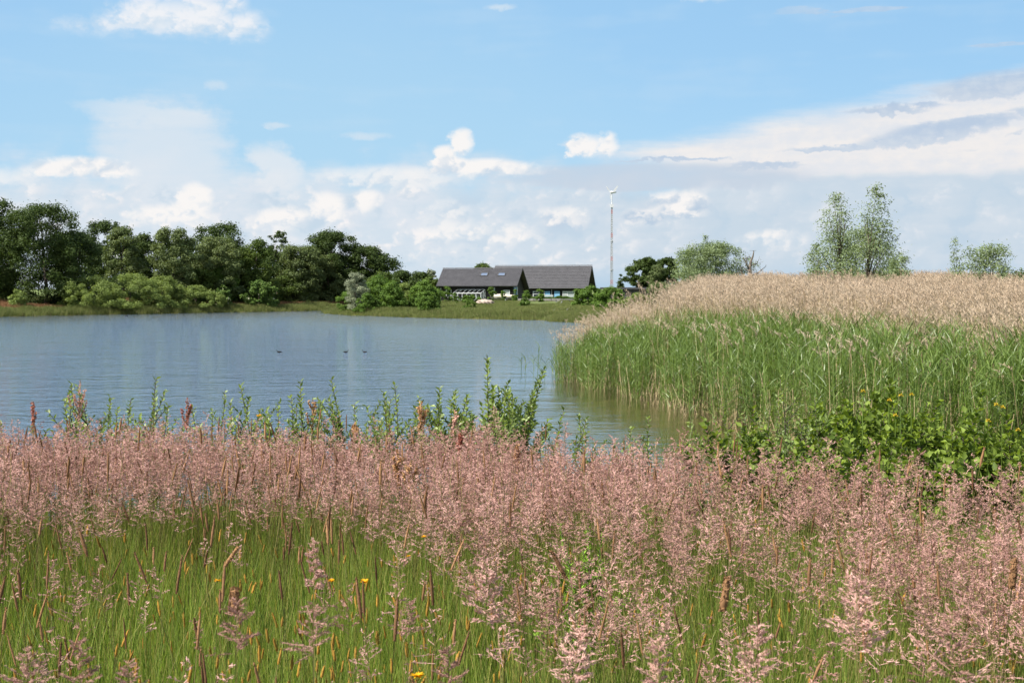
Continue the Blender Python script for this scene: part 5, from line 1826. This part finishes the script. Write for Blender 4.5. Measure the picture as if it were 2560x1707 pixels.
# ---- docks
def dock(px, ytop, ybase, d, mat, seed, label, lean=0.0, branches=5, size=1.0, cl=0.014):
    rng = np.random.default_rng(seed)
    b_ = W(px, 722, d)
    gz = GZ(b_.x, d)
    root = empty('dock_plant', (b_.x, d, gz), 0, label, 'plant', 'docks with coloured seed heads along the bank')
    H = W(px, ytop, d).z - gz
    h0 = W(px, ybase, d).z - gz
    mb = MB()
    top = Vector((lean * H, 0, H))
    pts = [Vector((lean * H * (i / 6) ** 1.5, 0, H * i / 6)) for i in range(7)]
    v, f = tube(pts, [0.005 * (1 - 0.7 * i / 6) for i in range(7)], 5); mb.add(v, f)
    lines = [[p for p in (Vector((lean * H * (t) ** 1.5, 0, H * t)) for t in np.linspace(h0 / H, 1, 10))]]
    size *= 0.85
    for j in range(branches):
        t = h0 / H + (1 - h0 / H) * rng.uniform(0.0, 0.65)
        a = Vector((lean * H * t ** 1.5, 0, H * t))
        an = rng.uniform(0, 6.28)
        L = (H - a.z) * rng.uniform(0.45, 0.85)
        e = a + Vector((math.cos(an) * L * 0.36, math.sin(an) * L * 0.36, L * 0.9))
        m_ = a.lerp(e, 0.5) + Vector((math.cos(an), math.sin(an), 0)) * L * 0.07
        v, f = tube([a, m_, e], [0.003, 0.002, 0.001], 4); mb.add(v, f)
        lines.append([a.lerp(m_, q / 4) for q in range(5)] + [m_.lerp(e, q / 4) for q in range(1, 5)])
    mb.build('stem', M['stem'], root)
    cs_ = []
    for ln in lines:
        for p, q in zip(ln[:-1], ln[1:]):
            n_ = max(2, int((q - p).length / 0.018))
            for k in range(n_):
                c0 = p.lerp(q, k / n_)
                if rng.random() < 0.85:
                    for _ in range(int(9 * size)):
                        cs_.append(tuple(c0 + Vector(rng.normal(0, 0.0060 * size, 3))))
    c = np.array(cs_)
    n = len(c)
    v, f = leaves(rng, c, rnd_dirs(rng, n), cl * rng.uniform(0.6, 1.1, n), 0.8, 0.3)
    link_mesh('seed_head', v, f, M[mat], root, tint=np.repeat(rng.random(n), 4))


dock(78, 1003, 1075, 8.6, 'dockred', 1, 'bright red dock stalk, the leftmost of the docks', 0.0, 2, 1.2)
dock(185, 950, 1060, 8.8, 'dockpink', 2, 'tall pinkish branched dock near the left edge', 0.03, 7, 0.8, 0.012)
dock(455, 992, 1075, 8.6, 'dockred', 3, 'deep red dock with curled seed clusters standing alone before the water', 0.03, 4, 1.0)
dock(780, 992, 1080, 8.5, 'dockorange', 4, 'orange dock standing among the willow shoots left of centre', 0.0, 4, 0.66)
dock(1035, 1003, 1090, 8.4, 'dockorange', 5, 'orange dock leaning right, tallest dock left of the large sapling', 0.05, 5, 1.3)
dock(885, 1055, 1100, 8.2, 'dockorange', 6, 'short orange dock between the two taller orange docks', 0.0, 3, 1.0)
dock(1108, 1025, 1085, 8.3, 'dockpink', 7, 'thin reddish dock leaning right toward the large sapling', 0.09, 1, 1.0)
dock(1000, 1120, 1220, 6.9, 'dockorange', 8, 'wide orange dock sunk in the pink grass below the leaning dock', -0.02, 9, 0.8)
dock(1295, 1110, 1180, 7.3, 'dockorange', 9, 'orange dock in the pink grass below the calm water', 0.0, 4, 1.1)
dock(1150, 1082, 1130, 7.8, 'dockred', 10, 'short reddish dock at the foot of the large sapling', 0.0, 4, 1.1)
dock(1015, 1150, 1230, 6.5, 'dockorange', 11, 'reddish orange dock tangled with the wide orange dock', 0.03, 7, 0.75)

# ---- lone reeds in the water
def lone_reed(px, ytop, ybase, label, seed, n=1, mat='reed', g='single reeds standing in the open water'):
    d = EYE * F / (ybase - 722)
    b_ = W(px, 722, d)
    root = empty('reed', (b_.x, d, -0.1), 0, label, 'reed', g)
    H = W(px, ytop, d).z + 0.1
    r = np.random.default_rng(seed)
    parts = []
    for q in range(n):
        bs = np.array([[r.normal(0, 0.06), r.normal(0, 0.1), 0.0]]) if q else np.zeros((1, 3))
        hh = H * (1 if q == 0 else r.uniform(0.55, 0.9))
        dr = np.array([[r.normal(0, 0.03), 0, 1.0]])
        v, f = ribbons(bs, dr, hh, 0.013, np.zeros((1, 3)), 3, r, taper=False)
        parts.append((v, f, 0.5, 0))
        k = 7
        t = np.linspace(0.45, 0.98, k)
        bb = bs + dr * hh * t[:, None]
        a = r.uniform(0, 6.28, k)
        dd = np.stack([np.cos(a) * 0.5, np.sin(a) * 0.5, np.full(k, 1.1)], -1)
        dd /= np.linalg.norm(dd, axis=1, keepdims=True)
        v, f = ribbons(bb, dd, r.uniform(0.22, 0.4, k), 0.022, np.stack([np.cos(a) * 0.4, np.sin(a) * 0.4, np.full(k, -0.3)], -1), 3, r)
        parts.append((v, f, np.repeat(r.random(k), 8), 0))
    v, f, t, i = cat(parts)
    link_mesh('stalk', v, f, M[mat], root, tint=t)


lone_reed(1303, 893, 940, 'short reed, leftmost of the single reeds in the open water', 1)
lone_reed(1313, 893, 965, 'reed second from the left in the open water', 2)
lone_reed(1342, 864, 962, 'tallest single reed in the open water with a bushy top', 3, 3)
lone_reed(1366, 905, 950, 'low reed between the tallest single reed and the reed bed', 4, 2)
lone_reed(1381, 890, 950, 'reed left of the outermost cluster before the reed bed', 5, 1)
lone_reed(1391, 866, 960, 'tall reed cluster nearest the left tip of the reed bed', 6, 3)
lone_reed(1402, 855, 962, 'leafy reed cluster touching the left tip of the reed bed', 7, 4)
lone_reed(1410, 850, 955, 'dense reed cluster at the very tip of the reed bed', 8, 5)
NR = 'reeds and rushes rising from the near bank'
def near_reed(px, ytop, d, label, seed, n=2):
    b_ = W(px, 722, d)
    gz = GZ(b_.x, d)
    root = empty('reed', (b_.x, d, gz), 0, label, 'reed', NR)
    r = np.random.default_rng(seed)
    H = W(px, ytop, d).z - gz
    k = 5 * n
    a = r.uniform(0, 6.28, k)
    bs = np.stack([np.cos(a) * 0.02, np.sin(a) * 0.02, np.zeros(k)], -1)
    dd = np.stack([np.cos(a) * 0.14, np.sin(a) * 0.14, np.ones(k)], -1)
    dd /= np.linalg.norm(dd, axis=1, keepdims=True)
    v, f = ribbons(bs, dd, H * r.uniform(0.7, 1.02, k), 0.013, np.stack([np.cos(a) * 0.16, np.sin(a) * 0.16, np.zeros(k)], -1), 6, r)
    link_mesh('blade', v, f, M['reed'], root, tint=np.repeat(r.random(k), 14))


near_reed(1325, 1040, 9.0, 'small reed with spreading blades right of the large sapling', 1, 2)
near_reed(1670, 1035, 8.8, 'upright green rush before the brown shallow water', 2, 2)
near_reed(1545, 1062, 8.8, 'short green rush at the edge of the brown shallow water', 3, 2)
near_reed(1705, 1045, 9.0, 'green rush just left of the alder bushes', 4, 2)
near_reed(1125, 965, 9.6, 'single long blade left of the large sapling', 5, 1)
near_reed(1615, 1085, 8.6, 'low green tuft before the brown shallow water', 6, 3)

# ---- yellow irises between the bushes
def iris(px, py, d, label, seed):
    b_ = W(px, 722, d)
    gz = GZ(b_.x, d)
    root = empty('iris', (b_.x, d, gz), 0, label, 'flower', 'yellow irises among the right-hand bushes')
    r = np.random.default_rng(seed)
    H = W(px, py, d).z - gz
    v, f = ribbons(np.zeros((2, 3)), np.array([[0, 0, 1.0]] * 2), H, 0.008, np.zeros((2, 3)), 3, r, taper=False)
    link_mesh('stem', v, f, M['reed'], root, tint=np.full(len(v), 0.6))
    k = 7
    a = np.arange(k) * 2 * np.pi / k
    P0 = np.tile([[0, 0, H]], (k, 1)).astype(float)
    D = np.stack([np.cos(a), np.sin(a), np.where(np.arange(k) % 2, 0.9, -0.1)], -1)
    v, f = leaf5(P0, D, np.tile([[0, 0, 1.0]], (k, 1)) + r.normal(0, 0.2, (k, 3)), np.full(k, 0.021), np.full(k, 0.017))
    link_mesh('petals', v, f, M['iris'], root, tint=np.repeat(r.random(k), 5))


for i, (px, py, lab) in enumerate([(2160, 978, 'yellow iris left of the narrow topped alder'), (2226, 1000, 'yellow iris right at the narrow topped alder'),
                                   (2255, 988, 'yellow iris a little right of the narrow topped alder'), (2282, 986, 'taller yellow iris, right one of the cluster by the narrow topped alder'),
                                   (2242, 1038, 'yellow iris low under the cluster by the narrow topped alder'), (2495, 1012, 'yellow iris between leaves near the right edge'),
                                   (2510, 1018, 'lower yellow iris beside another near the right edge'), (2475, 1052, 'orange-yellow iris among big leaves near the right edge'),
                                   (2550, 1075, 'yellow iris closest to the right edge of the picture')]):
    iris(px, py, 8.7 if px < 2300 else 8.0, lab, i)

# ---- meadow flowers
def hawkbit(px, py, d, label, seed, rad=0.016):
    b_ = W(px, 722, d)
    gz = GZ(b_.x, d)
    root = empty('hawkbit', (b_.x, d, gz), 0, label, 'flower', 'orange-yellow flowers in the meadow')
    r = np.random.default_rng(seed)
    H = W(px, py, d).z - gz
    v, f = ribbons(np.zeros((2, 3)), np.array([[0, 0, 1.0]] * 2), H, 0.003, np.zeros((2, 3)), 3, r, taper=False)
    link_mesh('stem', v, f, M['grass'], root, tint=np.full(len(v), 0.4))
    k = 26
    a = r.uniform(0, 6.28, k)
    D = np.stack([np.cos(a), np.sin(a) - 0.3, r.uniform(0.05, 0.9, k)], -1)
    v, f = leaf5(np.tile([[0, 0, H]], (k, 1)).astype(float), D, np.tile([[0, 0, 1.0]], (k, 1)) + r.normal(0, 0.2, (k, 3)), np.full(k, rad), np.full(k, rad * 0.4))
    link_mesh('petals', v, f, M['dandy'], root, tint=np.repeat(r.random(k), 5))


for i, (px, py, d, lab, rr_) in enumerate([(538, 1452, 4.4, 'orange-yellow flower, leftmost in the green meadow', 0.014), (825, 1452, 4.4, 'small orange-yellow flower, middle one of the three in a row', 0.013),
                                      (908, 1455, 4.4, 'brightest orange-yellow flower in the green meadow', 0.018), (1058, 1342, 5.0, 'yellow flower highest up in the green grass', 0.012),
                                      (1020, 1390, 4.7, 'faint yellow flower just below the highest yellow flower', 0.009), (1040, 1690, 3.0, 'orange flower at the bottom edge of the picture', 0.018),
                                      (645, 1040, 8.4, 'tiny yellow flower before the water under the bushy light shoot', 0.02)]):
    hawkbit(px, py, d, lab, i, rr_)
leafy_plant('feathery_weed', 'bright green feathery weed standing out in the pink grass', 'plant', 1480, 1300, 5.6, 'bright', 950, 7, 0.07, 0.022, 0.007, 0.008, None, whorl=2, side=6)
leafy_plant('feathery_weed', 'low trailing bright green weed left below the bright feathery weed', 'plant', 1450, 1385, 5.0, 'bright', 951, 4, 0.06, 0.020, 0.007, 0.009, None, whorl=2, side=5)

# ---- the large seed heads close to the camera
def big_head(kind, px, py, d, size, seed, label, **kw):
    size *= 0.72 if kind == 'p' else 0.85
    kw['spread'] = kw.get('spread', 0.5) * 1.1
    b_ = W(px, 722, d)
    gz = GZ(b_.x, d)
    r = np.random.default_rng(seed)
    H = W(px, py, d).z - gz
    root = empty('grass_panicle' if kind == 'p' else 'grass_spike', (b_.x, d, gz), 0, label, 'grass head', 'large seed heads close to the camera')
    if kind == 'p':
        v, f, t, i = cat(panicle(r, H - size, size, dense=2.3, spread=kw.get('spread', 0.5), droop=kw.get('droop', (0, 0))))
        mh = M['pink']
    else:
        v, f, t, i = cat(spike(r, H - size, size, kw.get('rad', 0.008), bend=kw.get('droop', (0, 0)), hairs=200))
        mh = M['brown'] if kind == 's' else M['pink']
    for nm, idx_, m_ in (('seed_head', 0, mh), ('stem', 1, M['stem'])):
        ff = f[i == idx_]
        us, inv = np.unique(ff, return_inverse=True)
        link_mesh(nm, v[us], inv.reshape(ff.shape), m_, root, tint=np.asarray(t)[us])


big_head('s', 582, 1468, 2.35, 0.055, 1, 'thick brownish seed spike above the lower left pink plume', rad=0.008)
big_head('p', 585, 1500, 2.3, 0.13, 2, 'loose wide pink plume under the thick brown spike, left of centre', spread=0.55)
big_head('p', 780, 1350, 3.0, 0.16, 3, 'tall slim pink plume left of centre above the lower one', spread=0.25)
big_head('p', 778, 1510, 2.35, 0.13, 4, 'loose pink plume below the tall slim one left of centre', spread=0.6)
big_head('p', 1215, 1405, 3.0, 0.20, 5, 'large many-tiered pink plume in the green grass at centre', spread=0.4)
big_head('p', 1025, 1500, 2.8, 0.10, 6, 'narrow dark pink plume just left of the picture centre, low', spread=0.35)
big_head('p', 185, 1600, 2.2, 0.13, 7, 'pink plume near the bottom left corner, tallest there', spread=0.4)
big_head('p', 55, 1620, 2.2, 0.13, 8, 'pink plume in the bottom left corner', spread=0.5)
big_head('p', 310, 1655, 2.15, 0.10, 9, 'small pink plume on the bottom edge, left quarter', spread=0.45)
big_head('p', 1120, 1615, 2.2, 0.12, 10, 'pink plume on the bottom edge just left of centre', spread=0.45)
big_head('p', 1345, 1570, 2.4, 0.16, 11, 'arching pale pink plume near the bottom edge right of centre', spread=0.45, droop=(0.08, 0))
big_head('s', 1735, 1440, 2.9, 0.09, 12, 'upright fuzzy brown spike in the lower right of centre', rad=0.008, droop=(0.08, 0))
big_head('p', 2150, 1440, 2.4, 0.20, 13, 'large bright pink plume in the lower right', spread=0.45)
big_head('p', 2390, 1530, 2.3, 0.17, 14, 'big pink plume near the bottom right corner', spread=0.5)
big_head('p', 1900, 1560, 2.2, 0.15, 15, 'feathery pink plume on the bottom edge in the right half', spread=0.5)
big_head('p', 1650, 1600, 2.2, 0.14, 16, 'dark pink plume on the bottom edge, right of centre', spread=0.4)
big_head('s', 2495, 1395, 3.1, 0.085, 17, 'thick light brown spike near the right edge', rad=0.0085, droop=(0.05, 0))
big_head('s', 1610, 1375, 3.6, 0.09, 18, 'long dark brown spike leaning left below the bright feathery weed', rad=0.006, droop=(-0.28, 0))
big_head('s', 330, 1365, 3.9, 0.07, 19, 'purplish spike bent to the right in the green grass at left', rad=0.006, droop=(0.35, 0))
